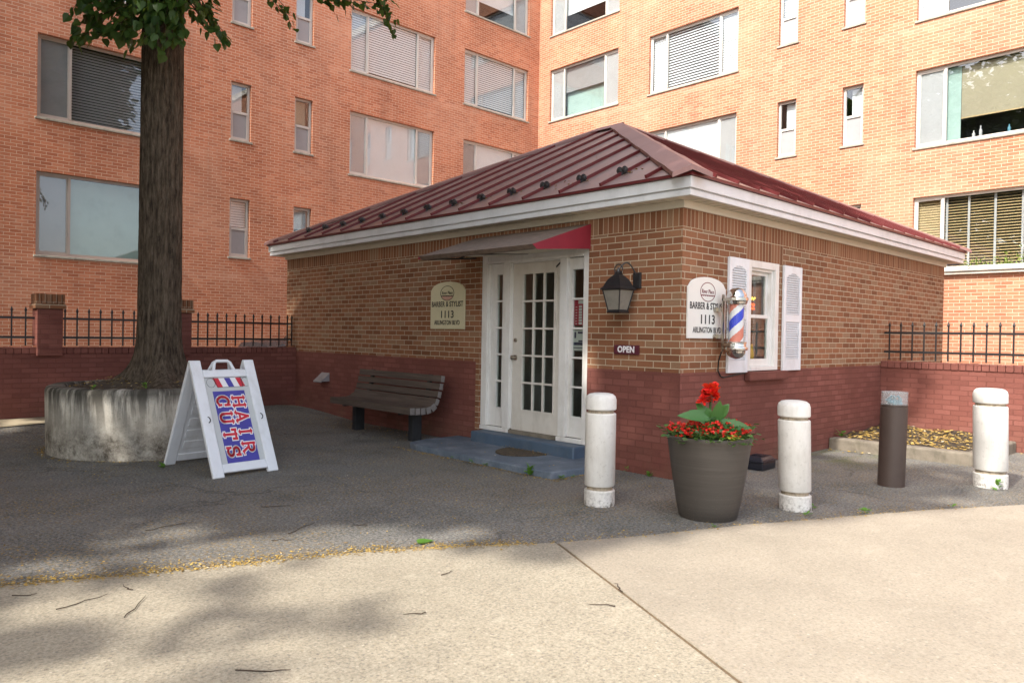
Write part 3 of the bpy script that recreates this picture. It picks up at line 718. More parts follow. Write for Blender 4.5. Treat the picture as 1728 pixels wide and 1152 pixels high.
while x < rx1-.3:
    run = min(half, x-rx0, rx1-x)-.1
    if run > .1: mb = MB(); mb.obox(*seam_line((x, ry1-.02, RZ0+.02*sl_), (x, ry1-run, RZ0+run*sl_))); mb.build('seam', 'seam', roof)
    x += .43
# hip caps: folded sheet, two faces each
def hipcap(c0, top, wd=.19, lift=.05):
    mb = MB(); c0 = Vector(c0); top = Vector(top); t = (top-c0).normalized(); hor = Vector((t.x, t.y, 0)).normalized(); sd = Vector((-hor.y, hor.x, 0))
    n = 14; rows = []
    for i in range(n+1):
        p = c0.lerp(top, i/n); wv = .006*math.sin(i*1.7)
        a = p+sd*wd+Vector((0, 0, lift*.15+wv)); b = p-sd*wd+Vector((0, 0, lift*.15-wv)); cc = p+Vector((0, 0, lift+.012))
        # keep the flanges on the slopes: drop by the hip's cross fall
        dz = wd*sl_*.7071; a.z -= dz-.045; b.z -= dz-.045
        rows.append((a, cc, b))
    for i in range(n):
        mb.quad(rows[i][0], rows[i][1], rows[i+1][1], rows[i+1][0]); mb.quad(rows[i][1], rows[i][2], rows[i+1][2], rows[i+1][1])
        for q in (0, 2): mb.quad(rows[i][q], rows[i+1][q], rows[i+1][q]-Vector((0, 0, .045)), rows[i][q]-Vector((0, 0, .045)))
    a, b, cc = rows[0]; dn = Vector((0, 0, .05)); mb.add([a, b, cc, cc-dn, b-dn, a-dn], [(0, 1, 4, 5), (1, 2, 3, 4)])
    return mb.build('hip_cap', 'cap', roof, fix=False)
hipcap((rx0-.01, ry0-.01, RZ0), P0); hipcap((rx0, ry1, RZ0), P1, .12); hipcap((rx1, ry0, RZ0), P0, .12); hipcap((rx1, ry1, RZ0), P1, .12)
mb = MB(); mb.add([(cx-.19, P0[1]-.05, RZ1-.05), (cx, P0[1]-.05, RZ1+.062), (cx+.19, P0[1]-.05, RZ1-.05), (cx-.19, P1[1]+.05, RZ1-.05), (cx, P1[1]+.05, RZ1+.062), (cx+.19, P1[1]+.05, RZ1-.05)], [(0, 1, 4, 3), (1, 2, 5, 4)])
mb.build('ridge_cap', 'cap', roof)
# snow guards: paired discs clamped on the front seams
g0 = None
for i, y in enumerate(ys[1:14]):
    if g0 is None:
        mb = MB(); x_ = 6.43; zz = RZ0+(x_-rx0)*sl_
        for s_ in (-1, 1):
            cc = Vector((x_, y+s_*.034, zz+.052))
            mb.tube([cc+Vector((-.008, 0, 0)), cc+Vector((.008, 0, 0))], [.040, .040], 18)
            mb.tube([cc+Vector((-.016, 0, 0)), cc+Vector((-.008, 0, 0))], [.02, .03], 14)
        mb.obox((x_+.02, y, zz+.035), (.05, 0, .05*sl_), (0, .016, 0), (0, 0, .024))
        g0 = mb.build('snow_guard', 'guard', roof, smooth=40); y0 = y
    else:
        c_ = g0.copy(); COL.objects.link(c_); c_.parent = roof; c_.location = (0, y-y0, 0)

# dry catkins caught round the snow guards
rd = random.Random(77); roof_items = []
for y in ys[1:14]:
    for _ in range(26):
        x_ = 6.43+abs(rd.gauss(0, .07))-.02; yy = y+rd.gauss(0, .09); roof_items.append((x_, yy, RZ0+(x_-rx0)*sl_+.004, rd.uniform(.008, .026)))
for _ in range(160):
    x_ = rd.uniform(6.1, 8.5); yy = rd.uniform(5, 12.5)
    if min(half, yy-ry0, ry1-yy) > x_-rx0+.2: roof_items.append((x_, yy, RZ0+(x_-rx0)*sl_+.004, rd.uniform(.006, .018)))
# front door unit
XD = XF+.058
fd = lambda u_, dd, z: (XD+dd, u_, z)
def pbox(name, u0, u1, d0, d1, z0, z1, mat, par, bev=.004):
    mb = MB(); fbox(mb, fd, u0, u1, d0, d1, z0, z1); return mb.build(name, mat, par, bevel=bev)
mb = MB()
g = .003
fbox(mb, fd, DY1-.11, DY1-g, -.03, .07, .26, DZ1-g); fbox(mb, fd, DY0+g, DY0+.10, -.03, .07, .26, DZ1-g)      # casings
fbox(mb, fd, DY1-.13, DY1-.085, -.012, .072, .262, DZ1-.16)
fbox(mb, fd, DY0+.10, DY1-.11, -.022, .07, 2.36, DZ1-g)                                                     # head
fbox(mb, fd, DY0+.10, DY1-.11, -.036, -.022, 2.35, 2.385); fbox(mb, fd, DY0+.10, DY1-.11, -.030, -.0225, 2.46, 2.49)
fbox(mb, fd, 6.80, 6.915, -.024, .07, .26, 2.36); fbox(mb, fd, 5.835, 5.945, -.024, .07, .26, 2.36)           # mullion posts
fbox(mb, fd, 6.785, 6.80, .0, .07, .26, 2.345); fbox(mb, fd, 5.945, 5.96, .0, .07, .26, 2.345); fbox(mb, fd, 5.96, 6.785, .0, .07, 2.335, 2.36)
df = mb.build('door_frame', 'white_paint', shop, bevel=.006)
mb = MB(); fbox(mb, fd, 6.79, DY1-g, -.045, .0, .205, .258); fbox(mb, fd, DY0+g, 5.955, -.045, .0, .205, .258); mb.build('door_sill', 'white_paint', df, bevel=.006)
mb = MB(); fbox(mb, fd, 5.95, 6.8, -.03, .1, .203, .248); mb.build('threshold', 'kerb', df)
def glazed(name, u0, u1, z0, z1, gu0, gu1, gz0, gz1, nu, nz, dd, thick, mat, bw=.011):
    mb = MB()
    fbox(mb, fd, u0, gu0, dd, dd+thick, z0, z1); fbox(mb, fd, gu1, u1, dd, dd+thick, z0, z1)
    fbox(mb, fd, gu0, gu1, dd, dd+thick, z0, gz0); fbox(mb, fd, gu0, gu1, dd, dd+thick, gz1, z1)
    o = mb.build(name, mat, shop, bevel=.003)
    mb = MB(); q = dd-.010; b = .022
    fbox(mb, fd, gu0-b, gu0, q, dd-.001, gz0-b, gz1+b); fbox(mb, fd, gu1, gu1+b, q, dd-.001, gz0-b, gz1+b); fbox(mb, fd, gu0, gu1, q, dd-.001, gz0-b, gz0); fbox(mb, fd, gu0, gu1, q, dd-.001, gz1, gz1+b)
    for i in range(1, nu): c_ = gu0+(gu1-gu0)*i/nu; fbox(mb, fd, c_-bw, c_+bw, dd-.002, dd+thick*.8, gz0, gz1)
    for j in range(1, nz): c_ = gz0+(gz1-gz0)*j/nz; fbox(mb, fd, gu0, gu1, dd-.004, dd+thick*.7, c_-bw, c_+bw)
    mb.build('glazing_bars', mat, o)
    for i in range(nu):
        for j in range(nz):
            a0 = gu0+(gu1-gu0)*i/nu; a1 = gu0+(gu1-gu0)*(i+1)/nu; c0 = gz0+(gz1-gz0)*j/nz; c1 = gz0+(gz1-gz0)*(j+1)/nz
            mb = MB(); fbox(mb, fd, a0, a1, dd+thick*.4, dd+thick*.4+.003, c0, c1); mb.build('pane', 'door_glass', o)
    return o
door = glazed('door', 5.963, 6.782, .25, 2.333, 6.065, 6.60, .512, 2.195, 3, 5, .018, .042, 'door_paint')
for z_, rr in ((1.155, .034), (1.375, .026)):
    mb = MB(); c_ = Vector((XD+.018, 6.722, z_))
    mb.tube([c_, c_+Vector((-.012, 0, 0))], [rr, rr], 20)
    if rr > .03: mb.tube([c_+Vector((-.012, 0, 0)), c_+Vector((-.04, 0, 0)), c_+Vector((-.048, 0, 0)), c_+Vector((-.066, 0, 0)), c_+Vector((-.074, 0, 0))], [.012, .012, .026, .028, .014], 18)
    else: mb.tube([c_+Vector((-.012, 0, 0)), c_+Vector((-.022, 0, 0))], [.018, .016], 16)
    mb.build('handle' if rr > .03 else 'deadbolt', 'nickel', door, smooth=35)
mb = MB(); mb.obox((XD+.005, 6.0, 2.28), (.004, 0, 0), (0, .035, -.025), (0, .004, .006)); mb.build('door_closer', 'lamp_metal', door)
sa = glazed('sidelight', 6.915, DY1-.13, .26, 2.35, 6.975, 7.085, .505, 2.21, 1, 5, .022, .04, 'white_paint')
sb = glazed('sidelight', DY0+.10, 5.835, .26, 2.35, 5.585, 5.775, .505, 2.21, 1, 5, .022, .04, 'white_paint')
# step, awning
mb = MB(); mb.box(6.125, 6.44, 5.475, 7.25, .0, .202); st = mb.build('step', 'step', shop, bevel=.02, seg=3)
ay0, ay1 = 5.445, 7.44
aw = [(XF-.006, 2.70), (XF-.006, 2.42), (5.47, 2.345), (5.40, 2.385)]
mb = MB()
mb.quad((XF-.006, ay0, 2.70), (XF-.006, ay1, 2.70), (5.40, ay1, 2.385), (5.40, ay0, 2.385), 0)      # top sheet
for k_ in range(1): mb.quad((5.40, ay0, 2.385), (5.40, ay1, 2.385), (5.47, ay1, 2.34), (5.47, ay0, 2.34), 0)
awn = mb.build('awning', 'awning_top', shop)
mb = MB(); mb.add([(XF-.006, ay0, 2.70), (XF-.006, ay0, 2.42), (5.47, ay0, 2.34), (5.40, ay0, 2.385)], [(0, 1, 2, 3)]); mb.build('awning_side', 'awning', awn)
mb = MB(); mb.add([(XF-.006, ay1, 2.70), (XF-.006, ay1, 2.66), (5.40, ay1, 2.345), (5.40, ay1, 2.385)], [(0, 1, 2, 3)]); mb.build('awning_side', 'awning', awn)
mb = MB()
for y_ in (ay0+.02, ay1-.02, (ay0+ay1)/2):
    mb.tube([(XF-.01, y_, 2.435), (5.47, y_, 2.352)], .012, 6); mb.tube([(XF-.3, y_, 2.41), (XF-.012, y_, 2.52)], .01, 6)
mb.tube([(5.47, ay0+.02, 2.352), (5.47, ay1-.02, 2.352)], .012, 6); mb.build('awning_frame', 'iron', awn)
mb = MB(); mb.quad((XF-.012, ay0+.03, 2.428), (5.48, ay0+.03, 2.362), (5.48, 6.95, 2.362), (XF-.012, 6.95, 2.428)); mb.build('awning_lining', 'soffit', awn)

# side window with shutters
mb = MB()
def sbox(mb, x0, x1, d0, d1, z0, z1): fbox(mb, fs, x0, x1, d0, d1, z0, z1)
g = .003
sbox(mb, WX1-.09, WX1-g, -.012, .10, WZ0+g, WZ1-g); sbox(mb, WX0+g, WX0+.09, -.012, .10, WZ0+g, WZ1-g); sbox(mb, WX0+.09, WX1-.09, -.010, .10, WZ1-.085, WZ1-g); sbox(mb, WX0+.09, WX1-.09, -.02, .10, WZ0+g, WZ0+.05)
sbox(mb, WX1-.125, WX1-.09, .02, .10, WZ0+.05, WZ1-.085); sbox(mb, WX0+.09, WX0+.125, .02, .10, WZ0+.05, WZ1-.085); sbox(mb, WX0+.125, WX1-.125, .02, .10, WZ1-.115, WZ1-.085)
win = mb.build('window', 'white_paint', shop, bevel=.005)
a_, b_ = WX0+.125, WX1-.125; zm = 1.70
def sash(z0, z1, dd, nm):
    mb = MB(); sbox(mb, a_, a_+.05, dd, dd+.03, z0, z1); sbox(mb, b_-.05, b_, dd, dd+.03, z0, z1); sbox(mb, a_+.05, b_-.05, dd, dd+.03, z0, z0+(.085 if nm else .04)); sbox(mb, a_+.05, b_-.05, dd, dd+.03, z1-.04, z1)
    o = mb.build('sash', 'white_paint', win, bevel=.003)
    mb = MB(); sbox(mb, a_+.05, b_-.05, dd+.012, dd+.016, z0+.04, z1-.04); mb.build('pane', 'door_glass', win)
sash(1.126, zm+.02, .035, 1); sash(zm-.02, WZ1-.116, .067, 0)
mb = MB(); sbox(mb, 7.585, 8.492, -.075, .0-.002, .968, 1.068); sbox(mb, 7.604, 8.336, .0, .02, 1.03, 1.072); mb.build('window_sill', 'painted_brick', shop, bevel=.012)
def shutter(x0, x1, z0=1.066, z1=2.328):
    mb = MB(); t = .055; zm_ = (z0+z1)/2
    sbox(mb, x0, x0+t, -.034, -.002, z0, z1); sbox(mb, x1-t, x1, -.034, -.002, z0, z1)
    sbox(mb, x0+t, x1-t, -.034, -.002, z0, z0+.14); sbox(mb, x0+t, x1-t, -.034, -.002, zm_-.045, zm_+.045)
    # arched top rail
    n = 10; w_ = x1-x0-2*t
    for i in range(n):
        xa, xb = x0+t+w_*i/n, x0+t+w_*(i+1)/n; hh = z1-.14+.05*math.sin(math.pi*(i+.5)/n); sbox(mb, xa, xb, -.034, -.002, hh, z1)
    sbox(mb, x0+t, x1-t, -.010, -.002, z0+.14, z1-.08)
    o = mb.build('shutter', 'white_plastic', shop, bevel=.004)
    mb = MB()
    for za, zb in ((z0+.14, zm_-.045), (zm_+.045, z1-.09)):
        z = za+.018
        while z < zb: mb.obox((x0+t+w_/2, YR-.019, z), (w_/2-.002, 0, 0), (0, .011, .011), (0, .002, -.002)); z += .0275
    mb.build('louvres', 'white_plastic', o)
shutter(7.183, 7.597); shutter(8.432, 8.89)

# ------------------------------------------------------------------ concrete slab before the door, doormat
mb = MB()
ring_ = [(5.36, 5.09), (5.37, 6.2), (5.385, 7.38), (5.44, 7.62), (5.75, 7.72), (6.32, 7.72), (6.32, 5.06), (5.84, 5.06)]
n = len(ring_); rr_ = [(x+.006*math.sin(i*5), y) for i, (x, y) in enumerate(ring_)]
mb.v = [Vector((*p, .072)) for p in rr_]+[Vector((*p, -.02)) for p in rr_]
mb.f.append(list(range(n))); mb.mi.append(0)
for i in range(n): mb.f.append([i, (i+1) % n, n+(i+1) % n, n+i]); mb.mi.append(0)
struct(mb.build('door_slab', 'slab', bevel=.012))
mb = MB(); pts = [(6.118, 6.46), (6.118, 5.88)]
arc = [(6.08-.40*math.sin(math.pi*i/20), 6.17-.32*math.cos(math.pi*i/20)) for i in range(21)]
mb.prism(arc+[(6.10, 6.49), (6.10, 5.85)][:2], (0, 0, .0725), (1, 0, 0), (0, 1, 0), (0, 0, .014))
tag(mb.build('doormat', 'rubber_mat', bevel=.005), 'half-round brown doormat lying before the blue step', 'doormat')

# ------------------------------------------------------------------ painted brick walls with railings
def picket(par, x, y, z0, z1, dirv=(1, 0, 0)):
    mb = MB(); h = .0095
    mb.box(x-h, x+h, y-h, y+h, z0, z1-.06)
    a = .016; zz = z1-.06
    mb.add([(x-a, y-a, zz), (x+a, y-a, zz), (x+a, y+a, zz), (x-a, y+a, zz), (x, y, z1), (x-h, y-h, zz-.02), (x+h, y-h, zz-.02), (x+h, y+h, zz-.02), (x-h, y+h, zz-.02)],
           [(0, 1, 4), (1, 2, 4), (2, 3, 4), (3, 0, 4), (0, 5, 6, 1), (1, 6, 7, 2), (2, 7, 8, 3), (3, 8, 5, 0)])
    return mb.build('picket', 'iron', par)
def railing(label, pos, axis, lo, hi, fixed, z0=1.165, ztop=1.735, r1=1.285, r2=1.565):
    loc = (lo, fixed, 1.145) if axis == 0 else (fixed, lo, 1.145)
    t = thing('iron_railing', label, 'railing', loc, 'iron railing panels on the painted brick walls')
    for zz in (r1, r2):
        mb = MB()
        if axis == 0: mb.box(lo, hi, fixed-.014, fixed+.014, zz-.016, zz+.016)
        else: mb.box(fixed-.014, fixed+.014, lo, hi, zz-.016, zz+.016)
        mb.build('rail', 'iron', t)
    base = None
    for p in pos:
        x, y = (p, fixed) if axis == 0 else (fixed, p)
        if base is None: base = picket(t, x, y, z0, ztop); b0 = p
        else:
            c_ = base.copy(); COL.objects.link(c_); c_.parent = t; c_.location = ((p-b0, 0, 0) if axis == 0 else (0, p-b0, 0))
    return t
FY = 12.40; FT = 1.145
lw = thing('brick_wall', 'long maroon painted brick wall with two piers, left of the shop', 'wall', (2, FY, 0))
mb = MB(); mb.box(-9, 6.33, FY+.012, FY+.24, -.05, FT-.10); mb.build('wall', 'painted_brick', lw)
mb = MB(); x = -9.
rnd = random.Random(3)
while x < 6.32:
    w_ = .0935; mb.box(x, min(x+w_-.006, 6.33), FY-rnd.uniform(0, .006), FY+.25, FT-.098, FT+rnd.uniform(-.004, .002)); x += w_
mb.build('wall_cap', 'painted_brick', lw, bevel=.005, seg=1)
for xa, xb in ((2.30, 2.62), (4.13, 4.45), (-1.0, -.68)):
    mb = MB(); mb.box(xa, xb, FY-.07, FY+.26, FT+.02, 1.70)
    if 1: mb.box(xa+.004, xb-.004, FY-.066, FY+.005, FT-.12, FT+.02)
    p_ = mb.build('pier', 'painted_brick', lw)
    mb = MB(); mb.box(xa-.035, xb+.035, FY-.105, FY+.295, 1.703, 1.77, 0); mb.build('pier_cap', 'house_brick', p_, bevel=.004)
    mb = MB(); x = xa-.02
    k_ = 0
    while x < xb+.015:
        mb.box(x, min(x+.060, xb+.02), FY-.088, FY+.275, 1.773, 1.915+rnd.uniform(-.004, .004)); x += .066
    mb.build('pier_cap', 'cap_brick', p_, bevel=.004, seg=1)
FRY = FY+.115
railing('black iron railing panel left of the nearer brick pier', [2.02-.175*i for i in range(15)][::-1]+[2.19], 0, -.66, 2.298, FRY)
railing('black iron railing panel half hidden behind the tree trunk', [2.685+.158*i for i in range(10)], 0, 2.623, 4.128, FRY)
railing('black iron railing panel ending at the shop\'s left corner', [4.62+.1585*i for i in range(11)]+[6.29], 0, 4.453, 6.30, FRY)
RX = 11.55
rw = thing('brick_wall', 'sunlit red painted brick wall joining the shop, right of the window', 'wall', (RX, 0, 0))
mb = MB(); mb.box(RX+.012, RX+.25, -9, YR-.003, -.05, FT-.10); mb.build('wall', 'painted_brick', rw)
mb = MB(); y = YR-.005
while y > -3.5:
    w_ = .0935; mb.box(RX-rnd.uniform(0, .006), RX+.26, y-w_+.006, y, FT-.098, FT+rnd.uniform(-.004, .002)); y -= w_
mb.build('wall_cap', 'painted_brick', rw, bevel=.005, seg=1)
railing('black iron railing panel on the sunlit wall right of the shop', [4.154-.157*i for i in range(30)], 1, -.5, 4.225, RX+.11)

# ------------------------------------------------------------------ planting bed by the right wall
bed = thing('planting_bed', 'concrete kerbed bed of dry leaves at the foot of the sunlit wall', 'planting bed', (9.8, 2.5, 0))
mb = MB()
mb.box(9.80, 9.98, 2.50, 4.232, -.03, .15); mb.box(9.98, 11.55, 2.50, 2.66, -.03, .148); mb.build('kerb', 'kerb', bed, bevel=.025, seg=3)
mb = MB(); nx, ny = 22, 22; ids = {}
for i in range(nx+1):
    for j in range(ny+1):
        x = 9.97+1.59*i/nx; y = 2.65+1.585*j/ny
        ids[i, j] = len(mb.v); mb.v.append(Vector((x, y, .12+.05*noise.noise(Vector((x*3, y*3, 0)))+.08*(i/nx))))
for i in range(nx):
    for j in range(ny): mb.f.append([ids[i, j], ids[i+1, j], ids[i+1, j+1], ids[i, j+1]]); mb.mi.append(0)
mb.build('soil', 'soil', bed, smooth=60)

# ------------------------------------------------------------------ leaf scatter (litter)
def scatter(name, items, mat, seed=1):
    rn = random.Random(seed); mb = MB()
    for (x, y, z, s_) in items:
        a = rn.uniform(0, 6.28); t = rn.uniform(-.45, .45); c, q = math.cos(a), math.sin(a)
        ux = Vector((c, q, t*.6))*s_; uy = Vector((-q, c, rn.uniform(-.4, .4)))*s_*rn.uniform(.35, .7); o = Vector((x, y, z+s_*.3))
        mb.add([o-ux, o-uy*.9+ux*.1, o+ux, o+uy*.9+ux*.1], [(0, 1, 2, 3)])
    return struct(mb.build(name, mat, fix=False), 'stuff')
rn = random.Random(11); items = []
def edge_y(x):
    for (xa, ya), (xb, yb) in zip(edge, edge[1:]):
        if xa <= x <= xb: return ya+(yb-ya)*(x-xa)/(xb-xa)
    return 0
for _ in range(5200):   # along the joint between asphalt and pavement
    x = rn.uniform(-2, 7.5) if rn.random() < .35 else rn.uniform(.3, 3.6); y = edge_y(x)+abs(rn.gauss(0, .10))*rn.choice((1, 1, 1, -.35)); items.append((x, y, .013 if y < edge_y(x) else .003, rn.uniform(.005, .013)))
for _ in range(11000):   # drifts over the asphalt
    x = rn.uniform(-1.5, 6.1); y = rn.uniform(4.2, 11.5)
    if noise.noise(Vector((x*.9, y*.9, 3)))+.5*noise.noise(Vector((x*2.7, y*2.7, 1))) < .02 or y < edge_y(x): continue
    if 5.3 < x and 5 < y < 7.8: continue
    items.append((x, y, height(x, y)+.002, rn.uniform(.004, .012)))
for _ in range(420):    # foot of the slab
    y = rn.uniform(4.95, 7.8); items.append((5.345-abs(rn.gauss(0, .045)), y, .003, rn.uniform(.006, .016)))
for _ in range(90): items.append((rn.uniform(5.32, 5.9), 5.04-abs(rn.gauss(0, .03)), .003, rn.uniform(.006, .016)))
for _ in range(150): items.append((6.12-abs(rn.gauss(0, .06)), rn.uniform(5.8, 6.6), .075 if rn.random() < .4 else .09, rn.uniform(.006, .013)))
for _ in range(60): items.append((rn.uniform(5.42, 6.2), rn.uniform(5.1, 7.6), .074, rn.uniform(.005, .014)))
for _ in range(260):    # under the bench and along the front wall
    items.append((6.3-abs(rn.gauss(0, .35)), rn.uniform(7.7, 12.2), .004, rn.uniform(.007, .018)))
scatter('leaf_litter', items, 'litter', 5); scatter('leaf_litter', roof_items, 'litter', 4)
items = []
for _ in range(1500):
    x = rn.uniform(9.99, 11.5); y = rn.uniform(2.68, 4.2); items.append((x, y, .135+.05*noise.noise(Vector((x*3, y*3, 0)))+.08*(x-9.97)/1.59, rn.uniform(.012, .035)))
for _ in range(40): items.append((rn.uniform(11.3, 11.5), rn.uniform(1.4, 2.45), .004, rn.uniform(.01, .03)))
for _ in range(25): items.append((rn.uniform(9.55, 9.8), rn.uniform(3.7, 4.2), .004, rn.uniform(.01, .03)))
scatter('leaf_litter', items, 'litter', 6)

# twigs on the ground, each a thing
tw_pos = [(1.20, 4.05, .9, .30), (1.02, 4.30, .35, .26), (1.25, 4.38, 1.7, .12), (2.6, 4.95, .5, .34), (2.35, 4.75, -.6, .16), (2.95, 4.75, 2.3, .12), (2.22, 3.05, 2.6, .12), (1.38, 2.95, -.75, .24), (3.05, 2.5, 2.2, .16), (2.75, 3.45, .1, .1), (3.33, 2.62, 1.0, .15), (.82, 4.60, -.5, .13), (1.85, 5.6, .2, .28), (2.75, 5.7, -.4, .22)]
for i, (x, y, a, L) in enumerate(tw_pos):
    zt = .016 if y < edge_y(x) else .006
    mb = MB(); q = random.Random(i); p = []; 
    for k in range(6):
        t = k/5-.5; p.append((x+L*t*math.cos(a)+q.uniform(-.012, .012), y+L*t*math.sin(a)+q.uniform(-.012, .012), zt+q.uniform(0, .006)))
    mb.tube(p, [.0030, .0028, .0026, .0023, .002, .0012], 5)
    where = 'pebbled pavement' if zt > .01 else 'asphalt'
    tag(mb.build('twig', 'twig', smooth=60), f'thin dry brown twig lying on the {where} in front of the shop', 'twig', f'dry twigs strewn over the {where}')

# ------------------------------------------------------------------ round concrete planter and tree
PC = Vector((3.013, 9.61, 0)); PR = 1.12; PH = .768
pl = thing('tree_planter', 'round stained concrete planter holding the big tree', 'planter', PC)
mb = MB()
prof = [(PR-.012, -.03), (PR-.006, .2), (PR, .5), (PR+.004, PH-.05), (PR-.012, PH-.012), (PR-.04, PH), (PR-.17, PH+.004), (PR-.19, PH-.02), (PR-.19, PH-.15)]
base = len(mb.v); N = 96
for (rr, z) in prof:
    for k in range(N):
        an = 2*math.pi*k/N; wob = 1+.006*noise.noise(Vector((math.cos(an)*2, math.sin(an)*2, z*3)))
        mb.v.append(PC+Vector((rr*wob*math.cos(an), rr*wob*math.sin(an), z+(.008*noise.noise(Vector((math.cos(an)*4, math.sin(an)*4, 7))) if z > .7 else 0))))
for i in range(len(prof)-1):
    for k in range(N): k2 = (k+1) % N; mb.f.append([i*N+k, i*N+k2, (i+1)*N+k2, (i+1)*N+k]); mb.mi.append(0)
rim = mb.build('wall', 'planter', pl, smooth=50)
ul = rim.data.uv_layers[0]
for p in rim.data.polygons:
    for li in p.loop_indices:
        co = rim.data.vertices[rim.data.loops[li].vertex_index].co; ul.data[li].uv = (math.atan2(co.y, -co.x)*PR, co.z)
mb = MB(); nr, na = 14, 48; rows = []
for i in range(nr+1):
    rad = (PR-.185)*i/nr; row = []
    for k in range(na):
        an = 2*math.pi*k/na; x, y = rad*math.cos(an), rad*math.sin(an)
        z = PH-.05+.15*max(0, 1-(rad/(PR-.3))**2)+.03*noise.noise(Vector((x*5, y*5, 0)))+.015*noise.noise(Vector((x*16, y*16, 2)))
        row.append(len(mb.v)); mb.v.append(PC+Vector((x, y, z)))
    rows.append(row)
for i in range(nr):
    for k in range(na): k2 = (k+1) % na; mb.f.append([rows[i][k], rows[i][k2], rows[i+1][k2], rows[i+1][k]]); mb.mi.append(0)
mb.build('soil', 'soil', pl, smooth=60)
items = []
for _ in range(520):
    an = rn.uniform(2.6, 6.0); rad = PR+.01+abs(rn.gauss(0, .07)); x, y = PC.x+rad*math.cos(an), PC.y+rad*math.sin(an); items.append((x, y, height(x, y)+.003, rn.uniform(.006, .018)))
for _ in range(650):
    an = rn.uniform(0, 6.28); rad = (PR-.2)*math.sqrt(rn.random())
    if rad < .3: continue
    items.append((PC.x+rad*math.cos(an), PC.y+rad*math.sin(an), PH-.04+.15*max(0, 1-(rad/(PR-.3))**2)+.02, rn.uniform(.008, .028)))
scatter('leaf_litter', items, 'litter', 8)

def leaf_shape(mb, o, dirv, up, s_, mi=0, fold=.18, kind=0):
    dirv = dirv.normalized(); sd = dirv.cross(up)
    if sd.length < 1e-3: sd = dirv.orthogonal()
    sd.normalize(); nn = sd.cross(dirv)
    if kind == 0: pr_ = [(0, 0), (-.02, .30), (.16, .48), (.45, .44), (.75, .20), (1.0, 0)]       # heart-shaped
    elif kind == 1: pr_ = [(0, 0), (.12, .13), (.38, .23), (.66, .17), (1., 0)]                    # lance
    else: pr_ = [(0, 0), (.15, .34), (.5, .45), (.82, .3), (1., 0)]                                # round
    L = [o+dirv*(a*s_)+sd*(b*s_)+nn*(b*fold*s_) for a, b in pr_]; Rr = [o+dirv*(a*s_)-sd*(b*s_)+nn*(b*fold*s_) for a, b in pr_[1:-1]]
    n1 = len(pr_)
    mb.add(L+Rr, [tuple(range(n1)), tuple([0]+[n1+i for i in range(len(Rr))]+[n1-1])[::-1]], mi)

def trunk_mesh(base, z0, z1, rfun, N=80, rings=90, lean=(0, 0), ridge=.014, nrid=26):
    mb = MB(); 
    for i in range(rings+1):
        z = z0+(z1-z0)*i/rings
        for k in range(N):
            an = 2*math.pi*k/N; c_, s_ = math.cos(an), math.sin(an)
            q = noise.noise(Vector((c_*7, s_*7, z*1.7)))*.5+noise.noise(Vector((c_*13, s_*13, z*3.4)))
            rid = 1-abs(q)*3.0
            rr = rfun(z, an)+ridge*rid
            mb.v.append(Vector((base[0]+lean[0]*(z-z0)+rr*c_, base[1]+lean[1]*(z-z0)+rr*s_, z)))
    for i in range(rings):
        for k in range(N): k2 = (k+1) % N; mb.f.append([i*N+k, i*N+k2, (i+1)*N+k2, (i+1)*N+k]); mb.mi.append(0)
    return mb
SPOTS = [(2.15, 4.75, 0, .20), (2.75, 4.42, 0, .27), (3.35, 4.15, 0, .17), (1.2, 5.05, 0, .16), (1.9, 5.4, 0, .10), (1.6, 4.3, 0, .16), (1.35, 4.0, 0, .08), (2.45, 3.75, 0, .22), (.95, 4.3, 0, .16), (2.0, 3.75, 0, .04), (2.9, 3.45, 0, .22), (.7, 3.4, 0, .2), (2.45, 3.0, 0, .10), (2.9, 2.6, 0, .30), (1.95, 2.9, 0, .02), (1.6, 3.45, 0, .03), (2.2, 2.4, 0, .12), (1.3, 3.0, 0, .0), (1.05, 3.6, 0, .0),
         (2.30, 8.72, .42, .10), (2.55, 8.6, .36, .11), (6.33, 5.45, 1.22, .09), (6.33, 8.9, 1.05, .06), (2.3, 12.3, 1.4, .25), (1.2, 12.0, .2, .6), (.2, 12.0, .2, .6)]
def lit(o):          # small gaps in the foliage that let the sun through to the ground
    for (x, y, z, rr_) in SPOTS:
        v = o-Vector((x, y, z)); t = v.dot(sv)
        if t > 0 and (v-sv*t).length < rr_*1.15+.17: return False
    return True
def crown_mesh(name, par, blobs, nleaf, size, seed, mat='leaf', keep=None):
    rn = random.Random(seed); mb = MB(); tot = sum(b[3]**2 for b in blobs)
    for (bx, by, bz, br, sq) in [(b[0], b[1], b[2], b[3], b[4] if len(b) > 4 else .8) for b in blobs]:
        for _ in range(int(nleaf*br*br/tot)):
            while True:
                v = Vector((rn.uniform(-1, 1), rn.uniform(-1, 1), rn.uniform(-1, 1)))
                if .05 < v.length < 1: break
            v = v.normalized()*(v.length**.5)
            o = Vector((bx+v.x*br, by+v.y*br, bz+v.z*br*sq))
            if noise.noise(o*.85) < -.22: continue
            if not lit(o): continue
            dr = Vector((rn.uniform(-1, 1), rn.uniform(-1, 1), rn.uniform(-.9, .2))).normalized(); s_ = size*rn.uniform(.65, 1.25)
            sd = dr.cross(Vector((rn.uniform(-.5, .5), rn.uniform(-.5, .5), 1))).normalized()*s_*.45
            mb.add([o, o+dr*s_*.45+sd, o+dr*s_, o+dr*s_*.45-sd], [(0, 1, 2, 3)])
    return mb.build(name, mat, par, fix=False)

